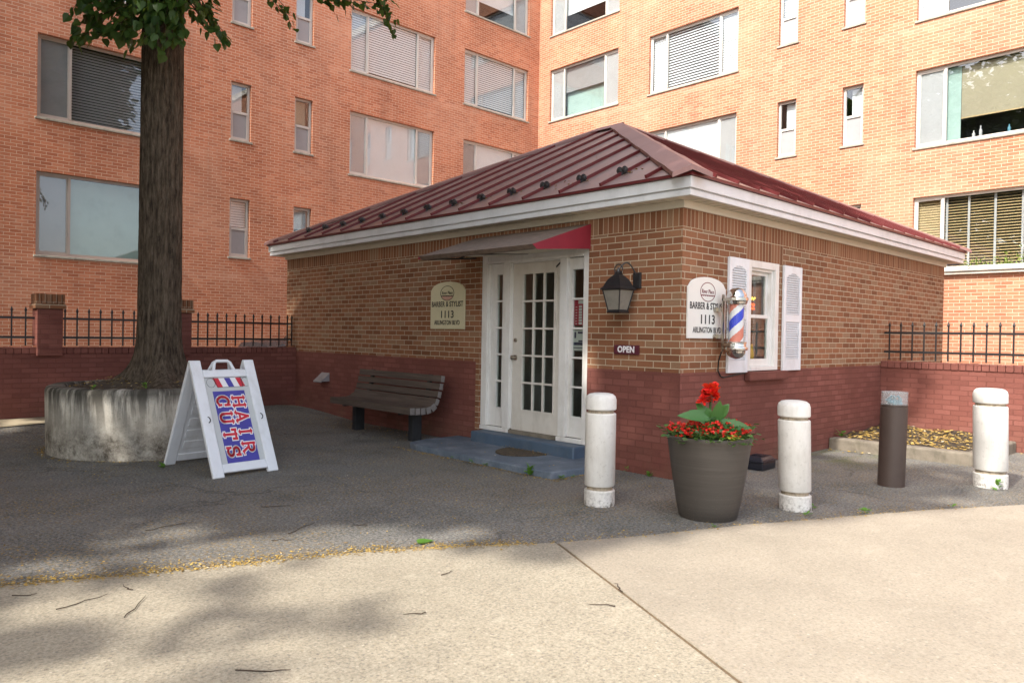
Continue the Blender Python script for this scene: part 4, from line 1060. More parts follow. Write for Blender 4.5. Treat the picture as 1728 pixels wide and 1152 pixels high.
tree = thing('street_tree', 'big tree with dark furrowed trunk growing from the round planter', 'tree', (3.04, 9.48, .85))
TB = (3.04, 9.48)
def rf(z, an):
    flare = .21*math.exp(-(z-.80)/.15)*(1+.55*math.cos(4*an+.8)+.2*math.cos(7*an)) if z < 2 else 0
    return .238-.003*(z-1)+flare
mb = trunk_mesh(TB, .72, 8.6, rf, lean=(.0, .0), rings=130, N=190, ridge=.010)
trunk = mb.build('trunk', 'bark', tree, smooth=80)
limbs = [([(TB[0], TB[1], 5.6), (2.2, 9.7, 6.6), (1.2, 10.4, 8.0), (.4, 11.0, 9.4)], [.12, .10, .07, .03]), ([(TB[0], TB[1], 5.9), (3.6, 8.9, 6.4), (4.6, 8.4, 6.5), (5.6, 7.8, 6.6)], [.09, .07, .045, .02]),
         ([(TB[0], TB[1], 6.5), (2.6, 8.2, 7.6), (2.3, 7.0, 9.0)], [.11, .08, .03]), ([(TB[0], TB[1], 7), (4.2, 10, 9), (5.2, 10.8, 11)], [.11, .08, .03]), ([(TB[0], TB[1], 8.4), (2.8, 9.3, 10), (3.0, 9.0, 12)], [.2, .12, .04])]
for pts, rad in limbs:
    mb = MB(); mb.tube(pts, rad, 10); mb.build('limb', 'bark', trunk, smooth=60)
# low sprays seen at the top of the picture
rn = random.Random(21)
def spray(pts, leaf, density, seed, nm='branch'):
    q = random.Random(seed); P = [Vector(p) for p in pts]; mb = MB(); mb.tube(P, [.007]+[.004]*(len(P)-2)+[.002], 5); mt = MB()
    lm = MB()
    for a, b in zip(P, P[1:]):
        n = max(2, int((b-a).length/leaf*density))
        for i in range(n):
            o = a.lerp(b, (i+q.random())/n); side = q.choice((-1, 1)); t = (b-a).normalized()
            dr = (t*.5+t.cross(Vector((0, 0, 1)))*side*q.uniform(.2, 1)+Vector((q.uniform(-.5, .5), q.uniform(-.5, .5), q.uniform(-1.1, -.1)))).normalized()
            o2 = o+dr*leaf*.35+Vector((q.uniform(-1, 1), q.uniform(-1, 1), q.uniform(-1, 1)))*leaf*.5
            leaf_shape(lm, o2, dr, Vector((q.uniform(-.7, .7), q.uniform(-.7, .7), 1)), leaf*q.uniform(.7, 1.2))
    return mb, lm
SP = [([(2.94, 8.69, 5.34), (2.31, 9.28, 4.95), (2.16, 9.41, 4.68)], .108, 3.6), ([(2.85, 8.63, 5.22), (2.5, 8.96, 4.76), (2.23, 9.21, 4.68)], .108, 3.6),
      ([(2.83, 8.65, 5.16), (2.66, 8.8, 4.78), (2.5, 8.96, 4.62)], .108, 3.8), ([(2.88, 8.53, 5.07), (2.84, 8.57, 4.7), (2.74, 8.65, 4.52)], .108, 3.8),
      ([(3.06, 8.85, 5.3), (3.23, 8.68, 4.96), (3.32, 8.6, 4.80)], .10, 3.2), ([(3.09, 8.96, 5.41), (3.29, 8.76, 5.14), (3.37, 8.69, 5.21)], .10, 3.2),
      ([(2.69, 8.92, 5.27), (2.45, 9.14, 4.99), (2.33, 9.25, 4.79)], .108, 4.0), ([(2.8, 8.68, 5.29), (2.9, 8.58, 4.85), (2.96, 8.52, 4.66)], .105, 3.4),
      ([(2.82, 8.94, 5.45), (2.38, 9.35, 5.2), (2.29, 9.44, 5.07)], .108, 4.0), ([(2.7, 8.8, 5.5), (2.45, 9.05, 5.25), (2.3, 9.2, 5.1)], .108, 4.0), ([(2.9, 8.6, 5.45), (2.75, 8.6, 5.15), (2.62, 8.7, 4.95)], .108, 4.0), ([(3.0, 8.6, 5.5), (3.05, 8.55, 5.2), (3.1, 8.5, 4.95)], .105, 3.2),
      ([(3.99, 9.08, 6.05), (4.16, 8.92, 5.6), (4.3, 8.78, 5.38), (4.34, 8.74, 5.27)], .085, 2.3), ([(4.27, 8.82, 5.98), (4.7, 8.4, 5.66), (5.14, 7.99, 5.57), (5.29, 7.85, 5.42)], .085, 2.1),
      ([(4.92, 8.2, 5.92), (5.14, 7.99, 5.58), (5.25, 7.88, 5.28), (5.28, 7.86, 5.16)], .08, 1.5), ([(4.64, 8.6, 5.88), (4.84, 8.41, 5.62), (4.89, 8.36, 5.5)], .085, 1.8), ([(4.42, 8.81, 5.95), (4.64, 8.6, 5.74), (4.97, 8.28, 5.62)], .085, 1.8)]
jq = random.Random(8)
for pts, lf, dn in list(SP[:12]):
    for _ in range(2):
        dv_ = Vector((jq.uniform(-.18, .18), jq.uniform(-.15, .15), jq.uniform(-.02, .22))); SP.append(([tuple(Vector(p)+dv_) for p in pts], lf*jq.uniform(.85, 1.05), dn))
for pts, lf, dn in list(SP[12:17]):
    dv_ = Vector((jq.uniform(-.2, .2), jq.uniform(-.2, .2), jq.uniform(.02, .16))); SP.append(([tuple(Vector(p)+dv_) for p in pts], lf, dn))
for i, (pts, lf, dn) in enumerate(SP):
    b_, l_ = spray(pts, lf, dn, 40+i)
    br = b_.build('branch', 'twig', trunk); l_.build('leaves', 'leaf', tree, fix=False)
crown_mesh('crown', tree, [(2.6, 9.8, 8.6, 2.6), (4.4, 8.6, 8.9, 2.3), (1.0, 10.6, 9.2, 2.2), (2.2, 7.6, 9.6, 2.2), (3.2, 9.2, 11.2, 2.4), (5.0, 10.4, 10.4, 2.0), (2.9, 9.2, 7.2, 1.5), (3.8, 7.0, 8.4, 2.1), (4.6, 10.6, 8.6, 2.2), (5.6, 6.4, 9.2, 2.1), (5.4, 8.6, 8.8, 2.2), (4.6, 12.2, 9.4, 2.2), (1.6, 6.4, 8.2, 1.8), (3.2, 5.0, 9.2, 1.8), (1.4, 4.8, 7.6, 1.3), (.5, 5.6, 8.7, 1.5), (.4, 7.4, 8.9, 1.7), (.2, 9.5, 8.9, 1.7), (.1, 11.7, 8.9, 1.7)], 40000, .27, 31)
# second tree just out of the frame to the left, which shades the forecourt
def back_tree(name, label, x, y, blobs, n, seed, h=7):
    t = thing(name, label, 'tree', (x, y, 0))
    mb = trunk_mesh((x, y), -.1, h, lambda z, an: .26-.012*z+.14*math.exp(-z/.2), N=24, rings=30, ridge=.02); tr = mb.build('trunk', 'bark', t, smooth=80)
    for b in blobs:
        mb = MB(); mb.tube([(x, y, h-2.5), ((x+b[0])/2, (y+b[1])/2, (h-1+b[2])/2), b[:3]], [.10, .07, .02], 8); mb.build('limb', 'bark', tr, smooth=60)
    crown_mesh('crown', t, blobs, n, .30, seed); return t
back_tree('street_tree', 'leafy tree outside the left edge of the picture, shading the forecourt', -5.2, 7.4,
          [(-1.6, 5.6, 7.8, 1.9), (-1.2, 7.6, 7.4, 1.9), (-.8, 9.6, 7.2, 2.0), (-.5, 11.8, 7.4, 2.0), (-5.0, 8.0, 8.6, 2.7), (-3.6, 6.4, 8.2, 2.3), (-6.2, 6.2, 9.0, 2.5), (-4.6, 9.6, 9.4, 2.3), (-5.0, 7.4, 11.0, 2.6), (-2.6, 8.2, 8.4, 2.0), (-4.2, 4.7, 8.8, 2.0), (-3.2, 10.6, 9.0, 2.0), (-6, 11.6, 9.2, 2.4), (-5.6, 8.4, 5.2, 2.3), (-5.4, 5.6, 5.4, 2.1), (-5.2, 11.2, 5.4, 2.3), (-3.4, 13.2, 6.0, 2.0), (-6.3, 3.2, 8.3, 1.5), (-7.2, 3.6, 6.2, 2.2), (-.6, 4.6, 8.4, 1.5), (-3.6, 3.8, 9, 1.25), (-2.4, 3.3, 9, 1.2), (-1.2, 2.75, 9, 1.15), (.0, 2.35, 9, 1.0)], 31000, 52)

# ------------------------------------------------------------------ lettering helper
def text_mesh(mb_name, txt, size, mat, par, mtx, width, bold=.0, ext=.0012, align='CENTER', spacing=1.06):
    cu = bpy.data.curves.new(mb_name, 'FONT'); cu.body = txt; cu.size = size; cu.extrude = ext; cu.offset = bold; cu.align_x = align; cu.align_y = 'CENTER'; cu.resolution_u = 4; cu.space_character = spacing
    tmp = bpy.data.objects.new(mb_name+'_t', cu); COL.objects.link(tmp)
    dg = bpy.context.evaluated_depsgraph_get(); me = bpy.data.meshes.new_from_object(tmp.evaluated_get(dg))
    bpy.data.objects.remove(tmp); bpy.data.curves.remove(cu)
    off = OFF.get(par.name, Vector((0, 0, 0))); xs = [v.co.x for v in me.vertices]; sx = width/(max(xs)-min(xs))
    for v in me.vertices: v.co = (mtx @ Vector((v.co.x*sx, v.co.y, v.co.z)))-off
    me.materials.clear(); me.materials.append(M[mat])
    for p in me.polygons: p.material_index = 0
    o = bpy.data.objects.new(mb_name, me); COL.objects.link(o); o.parent = par; OFF[o.name] = off; return o
def frame(o, right, up):
    right = Vector(right).normalized(); up = Vector(up).normalized(); n = right.cross(up)
    m = Matrix((right, up, n)).transposed().to_4x4(); m.translation = Vector(o); return m

def shop_sign(label, O, right, wd, h0, arch, bg, ring):
    # O: bottom centre on the wall surface
    right = Vector(right); up = Vector((0, 0, 1)); nn = right.cross(up); O = Vector(O)
    t = thing('wall_sign', label, 'sign', O, 'arched shop signs on the brick walls')
    w2 = wd/2; poly = [(-w2, 0), (w2, 0), (w2, h0)]
    for i in range(1, 16):
        a = math.pi*i/16; poly.append((w2*.94*math.cos(a), h0+arch*math.sin(a)**.85))
    poly.append((-w2, h0))
    mb = MB(); mb.prism(poly, O+nn*.004, right, up, nn*.022); mb.build('board', bg, t, bevel=.003)
    F = lambda x, y: frame(O+right*x+up*y+nn*.0275, right, up)
    H = h0+arch; k = wd/.72
    text_mesh('lettering', 'BARBER & STYLIST', .100*k, 'ink', t, F(0, .345*H/.66), .665*k, .0016)
    text_mesh('lettering', '1113', .135*k, 'ink', t, F(0, .200*H/.66), .265*k, .0022)
    text_mesh('lettering', 'ARLINGTON BLVD', .085*k, 'ink', t, F(0, .088*H/.66), .54*k, .0012)
    # round emblem with a waterline
    mb = MB(); cy = H-.16*H/.66; R0, R1 = .118*k, .128*k; n = 40
    e2 = H/.66/k*.82
    def P(r_, a): return O+right*(r_*math.cos(a)*1.15)+up*(cy+r_*math.sin(a)*e2)+nn*.0275
    for i in range(n):
        a, b = 2*math.pi*i/n, 2*math.pi*(i+1)/n; mb.quad(P(R0, a), P(R1, a), P(R1, b), P(R0, b))
    yw = -.042*k
    for i in range(14):
        x0, x1 = -.125*k+.25*k*i/14, -.125*k+.25*k*(i+1)/14
        mb.quad(O+right*x0+up*(cy+yw*e2+.004)+nn*.0276, O+right*x1+up*(cy+yw*e2+.004)+nn*.0276, O+right*x1+up*(cy+yw*e2-.010)+nn*.0276, O+right*x0+up*(cy+yw*e2-(.003 if i % 2 else .012))+nn*.0276)
    mb.build('emblem', ring, t)
    mb = MB(); pts = []
    for i in range(21):
        a = math.pi+ .36+(math.pi-.72)*i/20; pts.append(O+right*(R0*math.cos(a)*1.12)+up*(cy+R0*math.sin(a)*e2)+nn*.0270)
    mb.add(pts, [tuple(range(len(pts)))]); mb.build('emblem_fill', 'pink_fill' if bg == 'sign_warm_shade' else 'sign_white', t)
    text_mesh('lettering', 'River Place', .062*k, ring, t, F(0, cy+.004), .225*k, 0)
    return t
shop_sign('arched barber sign beside the door, warm shade painted into its board, its emblem black', (XF, 7.995, 1.503), (0, -1, 0), .745, .53, .118, 'sign_warm_shade', 'ink')
s2 = shop_sign('white arched barber sign with red emblem, beside the barber pole', (6.765, YR, 1.437), (1, 0, 0), .715, .52, .118, 'sign_white', 'ink_red')
op = thing('open_sign', 'small maroon plaque reading OPEN under the wall lantern', 'sign', (XF, 4.91, 1.30))
mb = MB(); mb.box(XF-.022, XF-.003, 4.742, 5.075, 1.252, 1.352); mb.build('plaque', 'maroon', op, bevel=.003)
text_mesh('lettering', 'OPEN', .092, 'decal_white', op, frame((XF-.0235, 4.909, 1.302), (0, -1, 0), (0, 0, 1)), .225, .0035)

# ------------------------------------------------------------------ wall lantern
lamp = thing('wall_lantern', 'black carriage lantern with frosted panes on the shop front', 'lantern', (XF, 4.82, 1.9))
lx, ly = XF-.20, 4.888
def sq(z, h): return [(lx-h, ly-h, z), (lx+h, ly-h, z), (lx+h, ly+h, z), (lx-h, ly+h, z)]
def loft(mb, rings, mi=0, caps=True):
    b = len(mb.v)
    for rg in rings: mb.v += [Vector(p) for p in rg]
    n = 4
    for i in range(len(rings)-1):
        for k in range(n): k2 = (k+1) % n; mb.f.append([b+i*n+k, b+i*n+k2, b+(i+1)*n+k2, b+(i+1)*n+k]); mb.mi.append(mi)
    if caps: mb.f.append([b, b+1, b+2, b+3][::-1]); mb.mi.append(mi); q = b+(len(rings)-1)*n; mb.f.append([q, q+1, q+2, q+3]); mb.mi.append(mi)
mb = MB(); loft(mb, [sq(1.690, .078), sq(1.700, .084), sq(1.712, .080), sq(1.722, .072)]); mb.build('base', 'lamp_metal', lamp)
mb = MB()
for sx, sy in ((-1, -1), (1, -1), (1, 1), (-1, 1)): mb.tube([(lx+sx*.073, ly+sy*.073, 1.715), (lx+sx*.115, ly+sy*.115, 1.93)], .007, 6)
mb.build('cage', 'lamp_metal', lamp)
mb = MB(); loft(mb, [sq(1.72, .069), sq(1.93, .111)], caps=False); mb.build('glass', 'frosted', lamp, fix=False)
mb = MB(); loft(mb, [sq(1.925, .118), sq(1.935, .136), sq(1.945, .132), sq(1.965, .112), sq(2.0, .098), sq(2.04, .078), sq(2.075, .048), sq(2.09, .032), sq(2.11, .03)]); mb.build('hood', 'lamp_metal', lamp)
mb = MB(); mb.lathe([(.03, 2.105), (.036, 2.115), (.022, 2.13), (.022, 2.14), (.012, 2.155), (.005, 2.165)], 14, (lx, ly, 0))
ring_p = [(lx, ly+.052*math.cos(a), 2.148+.05*math.sin(a)) for a in [2*math.pi*i/20 for i in range(21)]]
mb.tube(ring_p, .0065, 6, caps=False); mb.build('finial', 'lamp_metal', lamp, smooth=50)
mb = MB(); arm = [(XF-.02, ly-.10, 2.06)]
for i in range(13):
    a = -.2+(math.pi+.3)*i/12; arm.append((XF-.02-.18*(i/12), ly-.10+.10*(i/12), 2.11+.11*math.sin(a*.9)))
arm.append((lx, ly, 2.12)); mb.tube(arm, .008, 7); mb.build('arm', 'lamp_metal', lamp, smooth=50)
mb = MB(); mb.box(XF-.028, XF-.002, ly-.155, ly-.055, 1.95, 2.12); mb.build('back_plate', 'lamp_metal', lamp, bevel=.006)

# ------------------------------------------------------------------ barber pole on brackets
bp_ = thing('barber_pole', 'chrome barber pole with red, white and blue stripes, beside the window', 'barber pole', (7.07, YR-.19, 1.6))
bx, by = 7.063, YR-.19
mb = MB(); mb.lathe([(.098, 1.800), (.108, 1.815), (.110, 1.835), (.118, 1.842), (.118, 1.868), (.108, 1.874), (.104, 1.89), (.098, 1.915), (.082, 1.945), (.05, 1.968), (.018, 1.978), (.004, 1.98)], 32, (bx, by, 0)); mb.build('top_cap', 'chrome', bp_, smooth=45)
mb = MB(); mb.lathe([(.006, 1.225), (.045, 1.235), (.078, 1.258), (.095, 1.285), (.100, 1.312), (.118, 1.320), (.122, 1.335), (.118, 1.352), (.106, 1.358), (.104, 1.385), (.110, 1.39), (.110, 1.405), (.098, 1.412)], 32, (bx, by, 0)); mb.build('bottom_cap', 'chrome', bp_, smooth=45)
mb = MB(); N = 96; z0, z1 = 1.408, 1.805; rr = .074; nz = 80
for i in range(nz+1):
    z = z0+(z1-z0)*i/nz
    for k in range(N): an = 2*math.pi*k/N; mb.v.append(Vector((bx+rr*math.cos(an), by+rr*math.sin(an), z)))
seq = [(0, .30, 1), (.30, .52, 2), (.52, .80, 3), (.80, 1.001, 2)]
for i in range(nz):
    for k in range(N):
        k2 = (k+1) % N; an = 2*math.pi*(k+.5)/N; z = z0+(z1-z0)*(i+.5)/nz
        # stripes climb to the right on the visible side
        ph = ((z-z0)/.40-(an/(2*math.pi))*1.0+.66) % 1.0
        mi = 0
        for a, b, q in seq:
            if a <= ph < b: mi = q
        mb.f.append([i*N+k, i*N+k2, (i+1)*N+k2, (i+1)*N+k]); mb.mi.append(mi-1 if mi else 1)
mb.build('striped_cylinder', ['pole_orange', 'pole_white', 'pole_blue'], bp_, smooth=60)
mb = MB(); mb.lathe([(.101, 1.41), (.101, 1.803)], 40, (bx, by, 0)); o_ = mb.build('glass_tube', 'clear', bp_, smooth=60)
mb = MB()
for k in (-1, 1): mb.box(bx+k*.092-.006, bx+k*.092+.006, by+.045, by+.057, 1.40, 1.81)
mb.build('guard_rod', 'chrome', bp_)
mb = MB()
mb.box(6.935, 6.965, YR-.105, YR-.09, 1.30, 1.90)
for zz in (1.85, 1.375): mb.box(6.935, bx-.05, YR-.20, YR-.088, zz-.014, zz+.014); 
for zz in (1.74, 1.46): mb.box(6.90, 6.96, YR-.10, YR-.03, zz-.02, zz+.02); mb.tube([(6.90, YR-.06, zz), (6.90, YR-.024, zz)], .028, 12)
mb.build('bracket', 'nickel', bp_)
mb = MB(); mb.tube([(6.95, YR-.09, 1.31), (6.96, YR-.05, 1.2), (7.0, YR-.02, 1.10), (7.06, YR-.015, 1.035), (7.12, YR-.02, 1.02), (7.3, YR-.012, 1.035), (7.55, YR-.03, 1.06)], .008, 6); mb.build('cable', 'wire', bp_, smooth=60)

# things seen through the glass
pp = thing('potted_plant', 'green plant in a yellow vase inside the window', 'potted plant', (7.97, YR+.17, 1.10))
mb = MB(); mb.lathe([(.05, 1.06), (.075, 1.12), (.085, 1.25), (.07, 1.36), (.078, 1.38)], 20, (7.97, YR+.19, 0)); mb.build('vase', 'yellow_pot', pp, smooth=50)
mb = MB(); q = random.Random(5)
for i in range(46): leaf_shape(mb, Vector((7.97+q.gauss(0, .06), YR+.19+q.gauss(0, .03), 1.40+q.uniform(0, .32))), Vector((q.uniform(-1, 1), q.uniform(-1, 1), q.uniform(-.5, .8))), Vector((0, 0, 1)), q.uniform(.06, .11), kind=1)
mb.build('leaves', 'begonia_leaf', pp, fix=False)
mb = MB(); vslats(mb, fs, 8.12, 8.62, 1.08, 2.3, .2, .08); tag(mb.build('curtain', 'grey_curtain', fix=False), 'grey curtain drawn to the side inside the window', 'curtain')
ts = thing('side_table', 'small dark table under the plant inside the window', 'table', (7.8, YR+.3, .22))
mb = MB(); mb.box(7.6, 8.3, YR+.165, YR+.5, 1.03, 1.058); mb.build('table_top', 'wood', ts)
for dx in (7.62, 8.25):
    for dy in (.2, .46): mb = MB(); mb.box(dx, dx+.03, YR+dy, YR+dy+.03, .22, 1.03); mb.build('leg', 'wood', ts)
ne = thing('neon_sign', 'small red and yellow neon sign hanging inside the window', 'neon sign', (7.85, YR+.2, 1.9))
mb = MB(); y_ = YR+.16
mb.tube([(7.95+.012*i, y_, 1.915+.018*math.sin(i*1.3)) for i in range(13)], .006, 6); mb.build('tube', 'neon_yellow', ne)
mb = MB()
for zz in (1.845, 1.80): mb.tube([(7.96+.010*i, y_, zz+.014*math.sin(i*1.7+zz*30)) for i in range(13)], .005, 6)
mb.build('tube', 'neon_red', ne)
mb = MB(); mb.tube([(8.02, y_, 1.93), (8.02, y_, 2.29)], .002, 4); mb.build('cord', 'wire', ne)
def notice(name, label, z0, z1, mats, rows):
    t = thing(name, label, 'poster', (XD+.05, 5.68, z0)); mb = MB(); x = XD+.045
    mb.box(x, x+.002, 5.588, 5.772, z0, z1, 0); mb.build('sheet', mats[0], t)
    mb = MB()
    for (a, b, c_, e_) in rows: mb.box(x-.0015, x-.0005, 5.772-.184*b, 5.772-.184*a, z0+(z1-z0)*c_, z0+(z1-z0)*e_)
    mb.build('print', mats[1], t); return t
rows = [(.40, .66, .04+.108*i, .04+.108*i+.085) for i in range(7)]+[(.12, .25, .05+.108*i, .05+.108*i+.03) for i in range(7)]+[(.8, .92, .05+.108*i, .05+.108*i+.03) for i in range(7)]+[(.35, 1, .84, .97)]
notice('price_poster', 'red price poster with white boxes in the narrow window right of the door', 1.562, 1.86, ('poster_red', 'paper'), rows)
notice('notice_sheet', 'white notice with dark bands taped below the red poster', 1.27, 1.51, ('paper', 'navy'), [(.35, 1, .82, .92), (.05, .2, .6, .9), (.4, 1, .42, .5), (0, 1, .26, .4), (0, 1, .12, .16)])
# vent hood on the front wall
ve = thing('vent_hood', 'small metal vent hood on the painted base left of the bench', 'vent', (XF, 11.3, .6))
mb = MB(); a0, a1 = 11.20, 11.46
mb.add([(XF-.002, a0, .74), (XF-.002, a1, .74), (XF-.16, a1, .60), (XF-.16, a0, .60), (XF-.002, a0, .72), (XF-.002, a1, .72), (XF-.155, a1, .58), (XF-.155, a0, .58)], [(0, 1, 2, 3), (4, 7, 6, 5), (3, 2, 6, 7), (0, 4, 5, 1)])
for y_ in (a0, a1): mb.add([(XF-.002, y_, .735), (XF-.157, y_, .597), (XF-.002, y_, .597)], [(0, 1, 2)])
mb.build('hood', 'vent', ve)

# ------------------------------------------------------------------ bench
be = thing('park_bench', 'weathered brown slatted bench under the arched sign', 'bench', (5.9, 8.75, 0))
by0, by1 = 7.74, 9.76
prof = [(5.565, .435, 90), (5.652, .428, 90), (5.738, .428, 88), (5.826, .436, 78), (5.905, .468, 52), (5.962, .535, 24), (6.0, .632, 12), (6.028, .735, 8), (6.052, .838, 7)]
for i, (x, z, a) in enumerate(prof):
    # a = angle of the slat's thickness direction; narrow beams laid side by side
    t = Vector((math.cos(R(90-a)) if False else math.sin(R(a)), 0, math.cos(R(a)))); nrm = Vector((-t.z, 0, t.x))
    L2 = .040 if i > 3 else .038; th = .045 if i < 5 else .030
    if i >= 4: L2 = .043
    mb = MB(); mb.obox((x, (by0+by1)/2, z), t*L2, (0, (by1-by0)/2, 0), nrm*th)
    o_ = mb.build('slat', ['wood', 'wood_end'], be, bevel=.005)
    for p in o_.data.polygons:
        if abs(p.normal.y) > .9: p.material_index = 1
for y_ in (8.08, 9.50):
    mb = MB(); mb.box(5.78, 5.93, y_-.05, y_+.05, -.02, .40); mb.build('leg', 'bench_leg', be, bevel=.006)
    mb = MB(); pts = [(5.60, .385), (5.86, .385), (5.94, .42), (6.01, .53), (6.05, .66), (6.10, .86), (6.075, .87), (6.02, .70), (5.94, .52), (5.86, .41), (5.60, .40)]
    mb.prism([(p[0], p[1]) for p in [(5.60, .36), (5.90, .36), (6.02, .45), (6.08, .62), (6.125, .88), (6.09, .885), (6.045, .66), (5.985, .50), (5.88, .395), (5.60, .385)]], (0, y_-.03, 0), (1, 0, 0), (0, 0, 1), (0, .06, 0)); mb.build('support', 'bench_leg', be)

# ------------------------------------------------------------------ A-frame board
W_, SP_, H_ = .70, .545, 1.13
af = thing('a_frame_sign', 'white plastic folding pavement board reading HAIR CUTS', 'pavement sign', (3.092, 7.708, .0), rot=(0, 0, .0973), local=True)
sl2 = math.hypot(SP_, H_)
def panel(sgn):
    # local panel frame: origin bottom middle, right = +x seen from outside, up the slope
    right = Vector((1, 0, 0))*sgn; up = Vector((0, SP_*sgn, H_)).normalized(); n_ = right.cross(up); O = Vector((0, -SP_*sgn, .0))
    def B(mb, u0, u1, v0, v1, d0, d1, mi=0):
        c = O+right*(u0+u1)/2+up*(v0+v1)/2+n_*(d0+d1)/2; mb.obox(c, right*(u1-u0)/2, up*(v1-v0)/2, n_*(d1-d0)/2, mi)
    return O, right, up, n_, B
for sgn in (1, -1):
    O, right, up, n_, B = panel(sgn)
    mb = MB(); top = sl2-.01
    for s_ in (-1, 1): a, b = sorted((s_*.35, s_*.235)); B(mb, a, b, 0, top, -.03, .012)
    B(mb, -.235, .235, .045, .135, -.03, .010); B(mb, -.235, .235, 1.055, 1.135, -.03, .012)
    f_ = mb.build('frame', 'white_plastic', af, bevel=.010, seg=3)
    mb = MB(); B(mb, -.235, .235, .135, 1.055, -.022, -.012); 
    if sgn == -1 or 1:
        for i in range(6):
            v = .2+.14*i; B(mb, -.2, .2, v, v+.09, -.030, -.0225)
    mb.build('panel', 'white_plastic', af, bevel=.004)
    mb = MB(); h0 = 1.135; arcp = [O+right*(-.115)+up*(h0-.01)+n_*-.006, O+right*(-.085)+up*(h0+.085)+n_*-.006, O+right*(-.06)+up*(h0+.105)+n_*-.006, O+right*.06+up*(h0+.105)+n_*-.006, O+right*.085+up*(h0+.085)+n_*-.006, O+right*.115+up*(h0-.01)+n_*-.006]
    mb.tube(arcp, .017, 8); mb.build('handle', 'white_plastic', af, smooth=50)
    mb = MB()
    for s_ in (-1, 1):
        c = O+right*(s_*.285)+up*.60+n_*.0125
        pts = [c+right*(.022*math.cos(t)*1.)+up*(.03*math.sin(t)) for t in [math.pi*.5-math.pi*i/10 for i in range(11)]]; mb.tube(pts, .0055, 5)
    mb.build('grip_slot', 'ink', af)
O, right, up, n_, B = panel(1)
mb = MB(); B(mb, -.24, .24, .14, 1.05, -.012, -.009); mb.build('insert', 'decal_grey', af)
def decal(name, u0, u1, v0, v1, d, mat):
    mb = MB(); B(mb, u0, u1, v0, v1, d, d+.001); return mb.build(name, mat, af)
decal('banner', -.168, .178, .14, .905, -.0088, 'decal_blue')
# barber-pole picture above the banner
mb = MB()
for i in range(5):
    u = -.14+.062*i; mi = (0, 2, 1, 2, 0)[i]
    P = lambda a, b: O+right*a+up*b+n_*-.0085
    mb.quad(P(u, 1.05), P(u+.062, 1.05), P(u+.095, .95), P(u+.033, .95), mi)
mb.build('pole_picture', ['decal_red', 'decal_blue', 'decal_white'], af)
mb = MB()
for s_, c0 in ((-1, -.165), (1, .215)):
    pts = [O+right*(c0+.045*math.cos(t))+up*(1.0+.05*math.sin(t))+n_*-.0085 for t in [2*math.pi*i/20 for i in range(21)]]; mb.tube(pts, .0022, 4)
mb.tube([O+right*-.13+up*1.055+n_*-.008, O+right*-.10+up*.945+n_*-.008], .003, 4); mb.tube([O+right*.165+up*1.055+n_*-.008, O+right*.175+up*.945+n_*-.008], .003, 4); mb.tube([O+right*-.10+up*.947+n_*-.008, O+right*.175+up*.947+n_*-.008], .0025, 4)
mb.build('pole_outline', 'ink', af)
# slab-serif letters from strokes
def arcpts(cx_, cy_, rx_, ry_, a0, a1, n=16): return [(cx_+rx_*math.cos(R(a0+(a1-a0)*i/n)), cy_+ry_*math.sin(R(a0+(a1-a0)*i/n))) for i in range(n+1)]
GL = {
 'H': ([[(.14, 0), (.14, 1)], [(.66, 0), (.66, 1)], [(.14, .5), (.66, .5)]], [(.14, 0), (.14, 1), (.66, 0), (.66, 1)]),
 'A': ([[(.12, 0), (.40, 1)], [(.40, 1), (.68, 0)], [(.22, .32), (.58, .32)]], [(.12, 0), (.68, 0)]),
 'I': ([[(.4, 0), (.4, 1)]], [(.4, 0), (.4, 1)]),
 'R': ([[(.16, 0), (.16, 1)], [(.16, .94)]+arcpts(.42, .72, .24, .22, 90, -90)+[(.16, .50)], [(.38, .5), (.68, 0)]], [(.16, 0), (.72, 0)]),
 'C': ([arcpts(.42, .5, .31, .46, 42, 318, 26), [(.67, .64), (.67, .98)], [(.65, .30), (.67, .14)]], []),
 'U': ([[(.14, 1), (.14, .34)]+arcpts(.40, .32, .26, .28, 180, 360)+[(.66, 1)]], [(.14, 1), (.66, 1)]),
 'T': ([[(.4, 0), (.4, 1)], [(.10, .94), (.70, .94)], [(.10, .98), (.10, .72)], [(.70, .98), (.70, .72)]], [(.4, 0)]),
 'S': ([arcpts(.40, .725, .24, .22, 35, 270, 20)[:-1]+arcpts(.40, .275, .26, .225, 90, -145, 20), [(.64, .72), (.64, .98)], [(.15, .02), (.15, .28)]], []),
}
def stroke(mb, pts, w_, F, d):
    P = [Vector((*p, 0)) for p in pts]
    for i, (a, b) in enumerate(zip(P, P[1:])):
        t = (b-a)
        if t.length < 1e-5: continue
        t.normalize(); nn2 = Vector((-t.y, t.x, 0))*w_/2
        e0 = t*(w_/2 if i == 0 else w_*.18); e1 = t*(w_/2 if i == len(P)-2 else w_*.18)
        mb.quad(F(a-nn2-e0, d), F(b-nn2+e1, d), F(b+nn2+e1, d), F(a+nn2-e0, d))
def word(txt, uline, v0, v1, size):
    # text runs down the board: glyph x -> -up, glyph y -> +right
    step = (v0-v1)/len(txt)
    for pas, (mat, ex, d) in enumerate((('decal_white', .13, -.0070), ('decal_red', 0., -.0058))):
        for i, ch in enumerate(txt):
            mb = MB()
            st_, se = GL[ch]; sc = size
            off_ = v0-step*i-(step-.8*sc*1.22)/2
            F = lambda p, dd: O+right*(uline+p.y*sc)+up*(off_-p.x*sc*1.22)+n_*dd
            dj = d+.00002*i
            for s_ in st_: stroke(mb, s_, .17+ex, F, dj); dj += .00006
            for (x_, y_) in se: stroke(mb, [(x_-.13, y_+(.04 if y_ == 0 else -.04)), (x_+.13, y_+(.04 if y_ == 0 else -.04))], .10+ex, F, dj); dj += .00006
            mb.build('letter', mat, af, fix=False)
